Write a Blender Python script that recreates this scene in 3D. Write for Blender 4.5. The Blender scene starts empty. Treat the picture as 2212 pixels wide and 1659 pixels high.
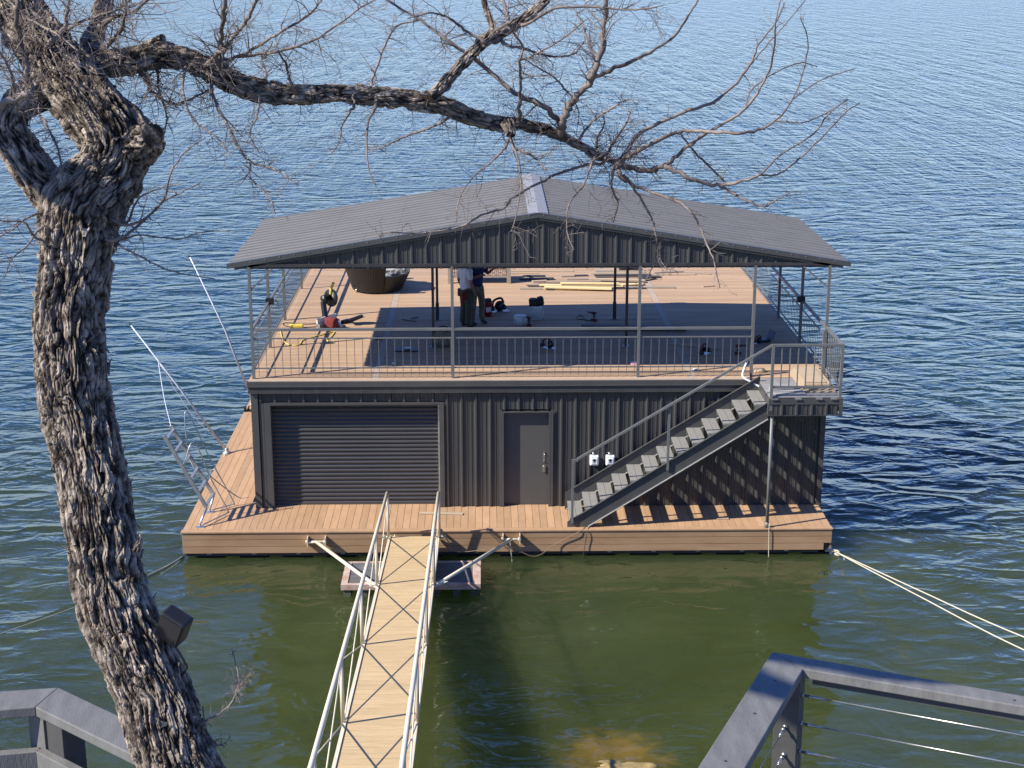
import bpy, bmesh, math, random
import numpy as np
from mathutils import Vector, Matrix, noise
R = math.radians
sc = bpy.context.scene
col = sc.collection
rnd = random.Random(7)

# ---------------------------------------------------------------- camera (solved from the photograph)
CAM = np.array([4.967, -31.517, 11.724]); YAW, PIT, FOC = .017, -.277, 3330.
F = np.array([math.sin(YAW)*math.cos(PIT), math.cos(YAW)*math.cos(PIT), math.sin(PIT)])
RT = np.cross(F, [0, 0, 1]); RT /= np.linalg.norm(RT); UP = np.cross(RT, F)
def ray(x, y): return F + RT*(x-1106)/FOC - UP*(y-829.5)/FOC
def on(x, y, ax, v):
    d = ray(x, y); return Vector(CAM + d*(v-CAM[ax])/d[ax])
def atk(x, y, k): return Vector(CAM + ray(x, y)*k)
cd = bpy.data.cameras.new('camera'); cam = bpy.data.objects.new('camera', cd); col.objects.link(cam)
cam.matrix_world = Matrix(((RT[0], UP[0], -F[0], CAM[0]), (RT[1], UP[1], -F[1], CAM[1]), (RT[2], UP[2], -F[2], CAM[2]), (0, 0, 0, 1)))
cd.sensor_width = 36; cd.lens = FOC/2212*36; cd.clip_start = .05; cd.clip_end = 6000
sc.camera = cam

# ---------------------------------------------------------------- light
SUN = Vector((1.1, .42, -1)).normalized()
w = bpy.data.worlds.new('World'); sc.world = w; w.use_nodes = True
nt = w.node_tree; bg = nt.nodes['Background']
sk = nt.nodes.new('ShaderNodeTexSky'); sk.sky_type = 'NISHITA'; sk.sun_disc = False
sk.sun_elevation = math.asin(-SUN.z); sk.sun_rotation = math.atan2(-SUN.x, -SUN.y)
sk.air_density = 1.0; sk.dust_density = .1; sk.ozone_density = 3.0; sk.altitude = 0
wbm = nt.nodes.new('ShaderNodeMix'); wbm.data_type = 'RGBA'; wbm.blend_type = 'MULTIPLY'; wbm.inputs[0].default_value = 1
wbm.inputs[7].default_value = (.62, .86, 1.48, 1)      # cool white balance of the clear sky
nt.links.new(sk.outputs[0], wbm.inputs[6]); nt.links.new(wbm.outputs[2], bg.inputs[0]); bg.inputs[1].default_value = .088
sd = bpy.data.lights.new('sun', 'SUN'); sd.energy = 5.0; sd.angle = R(.53); sd.color = (1, .945, .84)
so = bpy.data.objects.new('sun', sd); col.objects.link(so); so.rotation_euler = SUN.to_track_quat('-Z', 'Y').to_euler()
so.location = (0, -20, 30)
sc.view_settings.view_transform = 'Standard'; sc.view_settings.look = 'None'
sc.view_settings.exposure = 0.78; sc.view_settings.gamma = 1

# ---------------------------------------------------------------- materials
def mat(name, c, rough=.6, c2=None, nscale=6, stretch=(1, 1, 1), bump=0, bscale=60, metal=0, spec=.5, island=0, coat=0, detail=4):
    m = bpy.data.materials.new(name); m.use_nodes = True
    t = m.node_tree; p = t.nodes['Principled BSDF']; L = t.links.new
    p.inputs['Base Color'].default_value = (*c, 1); p.inputs['Roughness'].default_value = rough
    p.inputs['Metallic'].default_value = metal; p.inputs['Specular IOR Level'].default_value = spec
    p.inputs['Coat Weight'].default_value = coat
    tc = t.nodes.new('ShaderNodeTexCoord'); mp = t.nodes.new('ShaderNodeMapping'); mp.inputs['Scale'].default_value = stretch
    L(tc.outputs['Object'], mp.inputs['Vector'])
    last = None
    if c2 is not None:
        n = t.nodes.new('ShaderNodeTexNoise'); n.inputs['Scale'].default_value = nscale; n.inputs['Detail'].default_value = detail
        n.inputs['Roughness'].default_value = .65
        L(mp.outputs[0], n.inputs['Vector'])
        r = t.nodes.new('ShaderNodeMapRange'); r.inputs[1].default_value = .32; r.inputs[2].default_value = .68
        L(n.outputs['Fac'], r.inputs[0])
        x = t.nodes.new('ShaderNodeMix'); x.data_type = 'RGBA'; x.inputs[6].default_value = (*c, 1); x.inputs[7].default_value = (*c2, 1)
        L(r.outputs[0], x.inputs[0]); last = x.outputs[2]
        rr = t.nodes.new('ShaderNodeMapRange'); rr.inputs[3].default_value = max(.03, rough-.08); rr.inputs[4].default_value = min(1, rough+.1)
        L(n.outputs['Fac'], rr.inputs[0]); L(rr.outputs[0], p.inputs['Roughness'])
    if island:
        g = t.nodes.new('ShaderNodeNewGeometry'); r = t.nodes.new('ShaderNodeMapRange')
        r.inputs[3].default_value = 1-island; r.inputs[4].default_value = 1+island
        L(g.outputs['Random Per Island'], r.inputs[0])
        h = t.nodes.new('ShaderNodeHueSaturation'); L(r.outputs[0], h.inputs['Value'])
        if last: L(last, h.inputs['Color'])
        else: h.inputs['Color'].default_value = (*c, 1)
        last = h.outputs[0]
    if last: L(last, p.inputs['Base Color'])
    if bump:
        n = t.nodes.new('ShaderNodeTexNoise'); n.inputs['Scale'].default_value = bscale; n.inputs['Detail'].default_value = 5
        L(mp.outputs[0], n.inputs['Vector'])
        b = t.nodes.new('ShaderNodeBump'); b.inputs['Distance'].default_value = bump; L(n.outputs['Fac'], b.inputs['Height'])
        L(b.outputs[0], p.inputs['Normal'])
    return m
M = {}
M['metal'] = mat('charcoal_metal', (.061, .060, .058), .33, (.043, .042, .041), 2.2, (2.5, 1, .22), bump=.0006, bscale=8, spec=.5)
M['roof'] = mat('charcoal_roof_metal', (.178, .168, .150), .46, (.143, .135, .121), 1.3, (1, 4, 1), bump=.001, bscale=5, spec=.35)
M['trim'] = mat('charcoal_trim', (.072, .071, .068), .40, (.058, .057, .055), 3)
M['rail'] = mat('grey_painted_steel', (.145, .146, .138), .42, (.115, .117, .11), 4, spec=.5)
M['dark'] = mat('dark_steel', (.03, .03, .032), .45, (.05, .045, .042), 8)
M['door'] = mat('door_paint', (.078, .076, .071), .45, (.071, .069, .065), 2)
M['slat'] = mat('roller_slat_paint', (.058, .058, .057), .33, (.048, .048, .047), 2)
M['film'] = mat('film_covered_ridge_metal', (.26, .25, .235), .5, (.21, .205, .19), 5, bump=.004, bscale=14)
M['deckU'] = mat('tan_composite_boards', (.43, .287, .178), .75, (.36, .240, .148), 2.2, (.35, 2.5, 1), bump=.0015, bscale=30, island=.12, spec=.25)
M['deckL'] = mat('tan_composite_walkway', (.43, .268, .15), .72, (.35, .215, .12), 2.5, (2.5, .6, 1), bump=.0012, bscale=40, island=.11, spec=.25)
M['fascia'] = mat('brown_composite_fascia', (.27, .16, .085), .7, (.36, .235, .135), 1.6, (.5, 1, 2.5), bump=.001, bscale=40, island=.05, detail=8, spec=.25)
M['seam'] = mat('pale_seam_board', (.39, .30, .22), .75, (.34, .26, .19), 3, bump=.001)
M['float'] = mat('black_float', (.006, .006, .006), .7, (.012, .012, .010), 3, spec=.2)
M['cream'] = mat('cream_painted_steel', (.68, .60, .44), .42, (.60, .52, .37), 5, bump=.0008, bscale=25)
M['ply'] = mat('painted_gangway_boards', (.56, .41, .225), .8, (.41, .295, .155), 2.6, (1, 14, 1), bump=.006, bscale=7, detail=9, spec=.2, island=.05)
M['alu'] = mat('galvanised_metal', (.55, .57, .58), .35, (.35, .37, .38), 14, metal=.75)
M['white'] = mat('white_plastic', (.74, .76, .75), .4, (.66, .68, .68), 8)
M['whip'] = mat('white_fibreglass', (.72, .74, .76), .35, (.5, .53, .56), 9)
M['rope'] = mat('pale_rope', (.66, .60, .46), .9, (.45, .40, .28), 60, bump=.003, bscale=200)
M['cord'] = mat('yellow_cord', (.70, .56, .10), .6, (.6, .46, .07), 8)
M['black'] = mat('black_plastic', (.008, .008, .008), .45, (.014, .014, .014), 10)
M['redp'] = mat('red_plastic', (.38, .015, .012), .45, (.30, .012, .01), 5)
M['maroon'] = mat('dark_maroon_plastic', (.07, .008, .008), .45, (.05, .006, .006), 5)
M['pink'] = mat('pink_film', (.75, .32, .42), .4, (.8, .5, .55), 30)
M['yellowwood'] = mat('fresh_pine', (.72, .57, .31), .7, (.64, .48, .23), 3, (.6, 8, 8), island=.06)
M['greywood'] = mat('grey_tan_board', (.33, .27, .20), .8, (.26, .21, .155), 3, (.6, 8, 8), island=.15)
M['tanwood'] = mat('offcut_tan_board', (.46, .36, .24), .8, (.37, .28, .19), 3, (.6, 8, 8), island=.15)
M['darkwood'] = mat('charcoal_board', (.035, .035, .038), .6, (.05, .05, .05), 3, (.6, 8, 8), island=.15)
M['oldwood'] = mat('weathered_red_timber', (.34, .19, .13), .85, (.48, .40, .34), 5, (1, 1, 3), bump=.004, bscale=30)
M['mat'] = mat('grey_rubber_sheet', (.07, .07, .072), .7, (.14, .14, .14), 3, (1, 2, 1), detail=8)
M['greywash'] = mat('grey_stained_timber', (.16, .155, .145), .62, (.11, .107, .10), 3, (8, 2, 2), bump=.0015, bscale=25, island=.05)
M['blackpost'] = mat('black_stained_post', (.065, .063, .06), .6, (.045, .044, .042), 5, bump=.001)
M['steel'] = mat('stainless_cable', (.6, .58, .52), .3, (.4, .38, .34), 30, metal=.9)
M['wicker'] = mat('dark_brown_wicker', (.007, .006, .006), .5, (.015, .013, .012), 30, (1, 1, .5), bump=.004, bscale=60)
M['lattice'] = mat('brown_woven_lattice', (.30, .21, .16), .7, (.2, .14, .11), 12)
M['tanframe'] = mat('taupe_powder_coat', (.34, .29, .24), .5, (.3, .25, .2), 5)
M['plasticwrap'] = mat('crumpled_clear_wrap', (.55, .56, .58), .25, (.05, .05, .055), 9, bump=.02, bscale=14, detail=6)
M['skin'] = mat('skin', (.28, .15, .10), .55, (.24, .12, .08), 12)
M['whitecloth'] = mat('white_cotton', (.68, .69, .74), .9, (.6, .61, .67), 9, bump=.006, bscale=11)
M['navycloth'] = mat('navy_cotton', (.018, .025, .09), .9, (.025, .032, .11), 9, bump=.006, bscale=11)
M['khaki'] = mat('khaki_camouflage_cloth', (.24, .19, .13), .9, (.10, .085, .05), 14, bump=.008, bscale=10)
M['olive'] = mat('dark_work_trousers', (.05, .052, .035), .9, (.08, .075, .05), 12, bump=.008, bscale=10)
M['leather'] = mat('dark_leather', (.025, .018, .014), .6, (.04, .03, .022), 14)
M['hair'] = mat('dark_hair', (.02, .014, .01), .6)
M['redcloth'] = mat('red_cloth', (.13, .02, .018), .9, (.15, .02, .02), 12)
M['rock'] = mat('amber_limestone', (.34, .24, .09), .85, (.16, .12, .05), 5, bump=.03, bscale=5, detail=8)
M['soil'] = mat('lakeside_soil', (.20, .17, .12), .95, (.10, .11, .05), .7, bump=.08, bscale=2, detail=8)
M['algae'] = mat('algae_stained_timber', (.10, .11, .07), .9, (.03, .035, .02), 6, (1, 1, 2), bump=.004)

def bark_mat():
    m = bpy.data.materials.new('furrowed_bark'); m.use_nodes = True
    t = m.node_tree; p = t.nodes['Principled BSDF']; L = t.links.new
    p.inputs['Roughness'].default_value = .9; p.inputs['Specular IOR Level'].default_value = .2
    a = t.nodes.new('ShaderNodeAttribute'); a.attribute_name = 'fissure'
    tc = t.nodes.new('ShaderNodeTexCoord')
    n = t.nodes.new('ShaderNodeTexNoise'); n.inputs['Scale'].default_value = 22; n.inputs['Detail'].default_value = 8; L(tc.outputs['Object'], n.inputs['Vector'])
    r = t.nodes.new('ShaderNodeValToRGB'); r.color_ramp.elements[0].position = .33; r.color_ramp.elements[1].position = .68
    r.color_ramp.elements[0].color = (.05, .037, .027, 1); r.color_ramp.elements[1].color = (.45, .37, .285, 1)
    L(n.outputs['Fac'], r.inputs[0])
    x = t.nodes.new('ShaderNodeMix'); x.data_type = 'RGBA'; x.inputs[7].default_value = (.016, .011, .008, 1)
    L(a.outputs['Fac'], x.inputs[0]); L(r.outputs[0], x.inputs[6]); L(x.outputs[2], p.inputs['Base Color'])
    n2 = t.nodes.new('ShaderNodeTexNoise'); n2.inputs['Scale'].default_value = 90; n2.inputs['Detail'].default_value = 6; L(tc.outputs['Object'], n2.inputs['Vector'])
    b = t.nodes.new('ShaderNodeBump'); b.inputs['Distance'].default_value = .006; L(n2.outputs['Fac'], b.inputs['Height']); L(b.outputs[0], p.inputs['Normal'])
    return m
M['bark'] = bark_mat()
M['twig'] = mat('grey_twig_bark', (.22, .175, .145), .7, (.07, .05, .04), 5, bump=.002, bscale=80, detail=3, island=.25)

def water_mat():
    m = bpy.data.materials.new('lake_water'); m.use_nodes = True
    t = m.node_tree; p = t.nodes['Principled BSDF']; L = t.links.new
    def N(k, **a):
        n = t.nodes.new(k)
        for q, v in a.items(): setattr(n, q, v)
        return n
    def math_(op, a, b=None, c=None):
        n = N('ShaderNodeMath', operation=op)
        for i, v in enumerate((a, b, c)):
            if v is None: continue
            if isinstance(v, (int, float)): n.inputs[i].default_value = v
            else: L(v, n.inputs[i])
        return n.outputs[0]
    p.inputs['Roughness'].default_value = .02; p.inputs['IOR'].default_value = 1.333
    p.inputs['Specular IOR Level'].default_value = .85
    tc = N('ShaderNodeTexCoord')
    sep = N('ShaderNodeSeparateXYZ'); L(tc.outputs['Object'], sep.inputs[0])
    def wave(scale, sx, rot, detail, dist, rough=.5, off=0):
        mp = N('ShaderNodeMapping'); mp.inputs['Scale'].default_value = (sx, 1, 1); mp.inputs['Rotation'].default_value = (0, 0, R(rot)); mp.inputs['Location'].default_value = (off, off*2, 0)
        L(tc.outputs['Object'], mp.inputs['Vector'])
        n = N('ShaderNodeTexNoise'); n.inputs['Scale'].default_value = scale; n.inputs['Detail'].default_value = detail
        n.inputs['Roughness'].default_value = rough; n.inputs['Distortion'].default_value = dist
        L(mp.outputs[0], n.inputs['Vector'])
        return n.outputs['Fac']
    def ridge(f, k=1.0):   # sharpened crests
        v = math_('ABSOLUTE', math_('SUBTRACT', f, .5)); return math_('MULTIPLY', math_('SUBTRACT', .5, v), k)
    w1 = wave(.62, .6, 10, 2, .5, .5)
    w2 = wave(1.7, .55, -6, 3, .6, .5, 5)
    w3 = wave(7.5, .7, 14, 3, .3, .55, 9)
    w0 = wave(.24, .45, 12, 3, .6, .55, 21)
    pat = wave(.035, .45, 15, 3, .3, .55, 31)
    sw = wave(.22, .6, 20, 1, 0, .5, 3)
    rip = wave(1.1, .8, 30, 2, 1.2, .4, 13)
    # open-water strength: grows away from the sheltered shore
    mr = N('ShaderNodeMapRange', interpolation_type='SMOOTHSTEP'); mr.inputs[1].default_value = -7; mr.inputs[2].default_value = 9; L(sep.outputs['Y'], mr.inputs[0])
    # sheltered water directly in front of the boathouse
    mx = N('ShaderNodeMapRange', interpolation_type='SMOOTHSTEP'); mx.inputs[1].default_value = 6.5; mx.inputs[2].default_value = 9.5; mx.inputs[3].default_value = 1; mx.inputs[4].default_value = 0
    L(math_('ABSOLUTE', math_('SUBTRACT', sep.outputs['X'], 5.4)), mx.inputs[0])
    my = N('ShaderNodeMapRange', interpolation_type='SMOOTHSTEP'); my.inputs[1].default_value = -1.5; my.inputs[2].default_value = 2; my.inputs[3].default_value = 1; my.inputs[4].default_value = 0
    L(sep.outputs['Y'], my.inputs[0])
    lee = math_('MULTIPLY', mx.outputs[0], my.outputs[0])
    amp = math_('MULTIPLY', math_('MULTIPLY_ADD', mr.outputs[0], .62, .38), math_('SUBTRACT', 1, math_('MULTIPLY', lee, .72)))
    far = N('ShaderNodeMapRange', interpolation_type='SMOOTHSTEP'); far.inputs[1].default_value = 15; far.inputs[2].default_value = 130; L(sep.outputs['Y'], far.inputs[0])
    h = math_('MULTIPLY', ridge(w1), .74)
    h = math_('ADD', h, math_('MULTIPLY', math_('MULTIPLY', ridge(w0), .75), far.outputs[0]))
    h = math_('ADD', h, math_('MULTIPLY', ridge(w2), .25))
    fine = math_('MULTIPLY', math_('MULTIPLY', w3, .022), math_('MULTIPLY_ADD', mr.outputs[0], .9, .1))
    h = math_('ADD', h, fine)
    h = math_('ADD', h, math_('MULTIPLY', sw, .10))
    mpf = N('ShaderNodeMapping'); mpf.inputs['Scale'].default_value = (1, .13, 1); L(tc.outputs['Object'], mpf.inputs['Vector'])
    nf = N('ShaderNodeTexNoise'); nf.inputs['Scale'].default_value = .55; nf.inputs['Detail'].default_value = 4; nf.inputs['Roughness'].default_value = .7; L(mpf.outputs[0], nf.inputs['Vector'])
    nfr = N('ShaderNodeMapRange'); nfr.inputs[1].default_value = .34; nfr.inputs[2].default_value = .66; nfr.inputs[3].default_value = .25; nfr.inputs[4].default_value = 1.9; L(nf.outputs['Fac'], nfr.inputs[0])
    grp = N('ShaderNodeMix'); L(far.outputs[0], grp.inputs[0]); grp.inputs[2].default_value = 1; L(nfr.outputs[0], grp.inputs[3])
    h = math_('MULTIPLY', math_('MULTIPLY', math_('MULTIPLY', h, amp), math_('MULTIPLY_ADD', pat, .9, .55)), grp.outputs[0])
    h = math_('ADD', h, math_('MULTIPLY', rip, .06))
    b = N('ShaderNodeBump'); b.inputs['Distance'].default_value = 1; b.inputs['Strength'].default_value = 1
    L(h, b.inputs['Height']); L(b.outputs[0], p.inputs['Normal'])
    # green body colour of the silty lake, amber over the shallow rock
    n = wave(.35, 1, 0, 4, 0, .6, 2)
    r = N('ShaderNodeValToRGB'); r.color_ramp.elements[0].position = .35; r.color_ramp.elements[1].position = .7
    r.color_ramp.elements[0].color = (.032, .042, .012, 1); r.color_ramp.elements[1].color = (.045, .057, .019, 1); L(n, r.inputs[0])
    v = N('ShaderNodeVectorMath', operation='DISTANCE'); L(tc.outputs['Object'], v.inputs[0]); v.inputs[1].default_value = (6.95, -9.72, 0)
    d = N('ShaderNodeMapRange', interpolation_type='SMOOTHSTEP'); d.inputs[1].default_value = .25; d.inputs[2].default_value = 1.15; d.inputs[3].default_value = .9; d.inputs[4].default_value = 0
    L(math_('ADD', v.outputs['Value'], math_('MULTIPLY', wave(3.4, 1, 0, 5, .5), 1.1)), d.inputs[0])
    d.inputs[1].default_value = .7; d.inputs[2].default_value = 1.7
    dp = N('ShaderNodeMapRange', interpolation_type='SMOOTHSTEP'); dp.inputs[1].default_value = -6; dp.inputs[2].default_value = 16; L(sep.outputs['Y'], dp.inputs[0])
    y_ = N('ShaderNodeMix', data_type='RGBA'); L(dp.outputs[0], y_.inputs[0]); L(r.outputs[0], y_.inputs[6]); y_.inputs[7].default_value = (.012, .034, .040, 1)
    x = N('ShaderNodeMix', data_type='RGBA'); L(d.outputs[0], x.inputs[0]); L(y_.outputs[2], x.inputs[6]); x.inputs[7].default_value = (.17, .115, .025, 1)
    L(x.outputs[2], p.inputs['Base Color'])
    p.subsurface_method = 'BURLEY'; p.inputs['Subsurface Weight'].default_value = 1; p.inputs['Subsurface Radius'].default_value = (.8, 1, .6); p.inputs['Subsurface Scale'].default_value = 2.8
    return m
M['water'] = water_mat()

# ---------------------------------------------------------------- mesh helpers
class MB:
    def __init__(s): s.v = []; s.f = []; s.sm = []; s.g = []
    def add(s, vs, fs, smooth=False):
        s.g.append((len(s.v), len(s.f))); o = len(s.v); s.v += [tuple(a) for a in vs]; s.f += [tuple(i+o for i in q) for q in fs]; s.sm += [smooth]*len(fs); return s
    def box(s, x0, x1, y0, y1, z0, z1):
        return s.add([(x, y, z) for z in (z0, z1) for y in (y0, y1) for x in (x0, x1)],
                     [(0, 2, 3, 1), (4, 5, 7, 6), (0, 1, 5, 4), (2, 6, 7, 3), (0, 4, 6, 2), (1, 3, 7, 5)])
    def beam(s, a, b, w, h, up=(0, 0, 1)):
        a = Vector(a); b = Vector(b); d = (b-a).normalized(); up = Vector(up)
        if abs(d.dot(up)) > .98: up = Vector((0, 1, 0))
        x = d.cross(up).normalized(); u = x.cross(d)
        vs = [p + x*sx*w/2 + u*su*h/2 for p in (a, b) for sx, su in ((-1, -1), (1, -1), (1, 1), (-1, 1))]
        return s.add(vs, [(3, 2, 1, 0), (4, 5, 6, 7), (0, 1, 5, 4), (1, 2, 6, 5), (2, 3, 7, 6), (3, 0, 4, 7)])
    def tube(s, pts, r, n=8, cap=True):
        pts = [Vector(p) for p in pts]; rs = r if isinstance(r, (list, tuple)) else [r]*len(pts)
        vs = []; fs = []; u = None
        for i, p in enumerate(pts):
            t = (pts[min(i+1, len(pts)-1)] - pts[max(i-1, 0)])
            t = t.normalized() if t.length > 1e-9 else Vector((0, 0, 1))
            if u is None: u = t.orthogonal().normalized()
            u = (u - t*u.dot(t)); u = u.normalized() if u.length > 1e-6 else t.orthogonal().normalized()
            v = t.cross(u)
            vs += [p + (u*math.cos(2*math.pi*k/n) + v*math.sin(2*math.pi*k/n))*rs[i] for k in range(n)]
        for i in range(len(pts)-1):
            for k in range(n):
                a = i*n+k; b = i*n+(k+1) % n; fs.append((a, b, b+n, a+n))
        if cap: fs += [tuple(range(n-1, -1, -1)), tuple(range((len(pts)-1)*n, len(pts)*n))]
        return s.add(vs, fs, True)
    def lathe(s, c, prof, n=24, axis='z'):   # prof: (radius, height)
        c = Vector(c); vs = []
        for r_, h in prof:
            for k in range(n):
                a = 2*math.pi*k/n; q = (r_*math.cos(a), r_*math.sin(a), h)
                if axis == 'y': q = (q[0], q[2], q[1])
                if axis == 'x': q = (q[2], q[0], q[1])
                vs.append(c+Vector(q))
        fs = [(i*n+k, i*n+(k+1) % n, (i+1)*n+(k+1) % n, (i+1)*n+k) for i in range(len(prof)-1) for k in range(n)]
        fs += [tuple(range(n-1, -1, -1)), tuple(range((len(prof)-1)*n, len(prof)*n))]
        return s.add(vs, fs, True)
    def prism(s, poly, ext):   # poly: list of 3D points, ext: vector
        n = len(poly); e = Vector(ext); vs = [Vector(p) for p in poly]+[Vector(p)+e for p in poly]
        return s.add(vs, [tuple(range(n-1, -1, -1)), tuple(range(n, 2*n))]+[(i, (i+1) % n, (i+1) % n+n, i+n) for i in range(n)])
    def corr(s, fn, u0, u1, v0, v1, pitch=.305, h=.036, off=0., t=.002, kind='pbr', sr=.022):
        """ribbed sheet: fn(u, v, height) -> point; v0, v1 numbers or functions of u"""
        us = []
        k = math.floor((u0-off)/pitch)-1
        while k*pitch+off < u1+pitch:
            c = k*pitch+off
            if kind == 'pbr':
                us += [(c-.016-sr, 0), (c-.016, h), (c+.016, h), (c+.016+sr, 0)]
                for q in (.105, .20): us += [(c+q-.011, 0), (c+q-.007, h*.22), (c+q+.012, h*.22), (c+q+.016, 0)]
            else:   # rolled slat
                for q, a in ((0, 0), (.12, .45), (.25, .85), (.42, 1), (.58, .95), (.72, .6), (.82, .15), (.9, 0)): us.append((c+q*pitch, a*h))
            k += 1
        us.sort()
        def hh(u):
            for (a, ha), (b, hb) in zip(us, us[1:]):
                if a <= u <= b: return ha+(hb-ha)*(u-a)/max(1e-9, b-a)
            return 0
        cl = [(u0, hh(u0))]+[q for q in us if u0 < q[0] < u1]+[(u1, hh(u1))]
        f0 = v0 if callable(v0) else (lambda u: v0); f1 = v1 if callable(v1) else (lambda u: v1)
        vs = []
        for u, a in cl: vs += [fn(u, f0(u), a), fn(u, f1(u), a), fn(u, f0(u), a-t), fn(u, f1(u), a-t)]
        fs = []
        for i in range(len(cl)-1):
            a = 4*i; b = a+4
            fs += [(a, b, b+1, a+1), (a+2, a+3, b+3, b+2), (a, a+2, b+2, b), (a+1, b+1, b+3, a+3)]
        e = 4*(len(cl)-1); fs += [(0, 1, 3, 2), (e, e+2, e+3, e+1)]
        return s.add(vs, fs)
    def mesh(s, name):
        me = bpy.data.meshes.new(name); me.from_pydata(s.v, [], s.f); me.polygons.foreach_set('use_smooth', s.sm); me.update()
        bm = bmesh.new(); bm.from_mesh(me); bmesh.ops.recalc_face_normals(bm, faces=bm.faces); bm.to_mesh(me); bm.free()
        return me
    def obj(s, name, m, parent=None, bevel=0, **tags):
        me = s.mesh(name); me.materials.append(M[m] if isinstance(m, str) else m)
        o = bpy.data.objects.new(name, me); col.objects.link(o)
        if parent: o.parent = parent
        if bevel:
            b = o.modifiers.new('bevel', 'BEVEL'); b.width = bevel; b.segments = 2; b.limit_method = 'ANGLE'; b.angle_limit = R(40)
        for k, v in tags.items(): o[k] = v
        return o
def pieces(m, name, mt, parent=None, **k):
    for (a, b), (c, d) in zip(m.g, m.g[1:]+[(len(m.v), len(m.f))]):
        q = MB(); q.v = m.v[a:c]; q.f = [tuple(i-a for i in f) for f in m.f[b:d]]; q.sm = m.sm[b:d]; q.obj(name, mt, parent, **k)
def link(name, me, parent, loc=(0, 0, 0), rot=(0, 0, 0)):
    o = bpy.data.objects.new(name, me); col.objects.link(o); o.parent = parent; o.location = loc; o.rotation_euler = rot; return o
def thing(name, label, cat, group=None, loc=(0, 0, 0), rz=0):
    o = bpy.data.objects.new(name, None); col.objects.link(o); o.location = loc; o.rotation_euler = (0, 0, rz)
    o.empty_display_size = .2
    o['label'] = label; o['category'] = cat
    if group: o['group'] = group
    return o
def local(pts, o):   # world points -> local of an unrotated empty
    return [Vector(p)-o.location for p in pts]
def bez(pts, n=8):   # Catmull-Rom through points
    pts = [Vector(p) for p in pts]; out = []
    P = [pts[0]*2-pts[1]]+pts+[pts[-1]*2-pts[-2]]
    for i in range(1, len(P)-2):
        for k in range(n):
            t = k/n; a, b, c, d = P[i-1:i+3]
            out.append(.5*((2*b)+(c-a)*t+(2*a-5*b+4*c-d)*t*t+(3*b-3*c+d-a)*t*t*t))
    out.append(pts[-1]); return out

ZW = -.62; ZU = 2.87
# ================================================================ SETTING
m = MB(); m.add([(-900, -300, 0), (900, -300, 0), (900, 2500, 0), (-900, 2500, 0)], [(0, 1, 2, 3)])
wo = m.obj('water', 'water', kind='structure'); wo.location.z = ZW
# shore under and behind the camera
def shore():
    m = MB(); nx, ny = 90, 60; vs = []
    for j in range(ny+1):
        y = -12.3 - 50*(j/ny)**1.3
        for i in range(nx+1):
            x = -60+130*i/nx
            yy = -12.3-y
            z = -1.1+min(yy, 14)*.50 + max(0, yy-14)*.12
            z += noise.noise(Vector((x*.25, y*.25, 0)))*.5*min(1, yy/3)+noise.noise(Vector((x*.9, y*.9, 3)))*.22*min(1, yy/3)
            vs.append((x, y, z))
    fs = [(j*(nx+1)+i, j*(nx+1)+i+1, (j+1)*(nx+1)+i+1, (j+1)*(nx+1)+i) for j in range(ny) for i in range(nx)]
    m.add(vs, fs, True); return m.obj('hillside', 'soil', kind='structure')
shore()

# ================================================================ FLOATING DOCK
XL, XR, YF, YB = -1.39, 12.18, -1.43, 15.2
dock = thing('floating_dock', 'wide floating dock with tan board walkway and brown board skirt under the boathouse', 'dock')
m = MB(); x = XL+.003
pitch = .1525
while x < XR-.02:
    x1 = min(x+pitch-.007, XR)
    if x1 < -.03: m.box(x, x1, YF+.15, YB, -.03, 0)
    else:
        m.box(x, x1, YF+.15, .35, -.03, 0)
    x += pitch
m.obj('walkway_boards', 'deckL', dock)
MB().box(XL-.02, XR+.015, YF-.02, YF+.143, -.03, .003).obj('edge_board', 'deckL', dock, bevel=.004)
m = MB()
for i in range(3):
    z1 = -.031-i*.152; xr = XR if i < 2 else XR-.16
    m.box(XL, xr, YF, YF+.03, z1-.142, z1)
    m.box(XL-.001, XL+.03, YF+.031, YB, z1-.142, z1); m.box(XR-.03, XR, YF+.031, YB, z1-.142, z1)
m.obj('skirt_boards', 'fascia', dock)
m = MB().box(XL+.05, XR-.05, YF+.05, YB-.05, -.45, -.035); m.box(XL+.06, XR-.25, YF+.06, YB-.1, -.56, -.452)
m.obj('dock_frame', 'dark', dock)
m = MB()
for i in range(15):
    x = XL+.25+i*.91; m.box(x, x+.62, YF+.1, YB-.3, -1.1, -.562)
pieces(m, 'float_drum', 'float', dock, bevel=.04)
m = MB()
for i in range(14):
    x = XL+.5+i*.93; m.box(x, x+.09, YF+.02, YF+.058, -.513, -.49)
pieces(m, 'skirt_clip', 'alu', dock)
m = MB(); m.tube([(XR+.02, YF+.12, -.45), (XR+.02, YF+.12, -.95)], .025, 8); m.box(XR-.1, XR+.06, YF+.08, YF+.2, -.56, -.52)
m.obj('corner_bracket', 'alu', dock)

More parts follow.
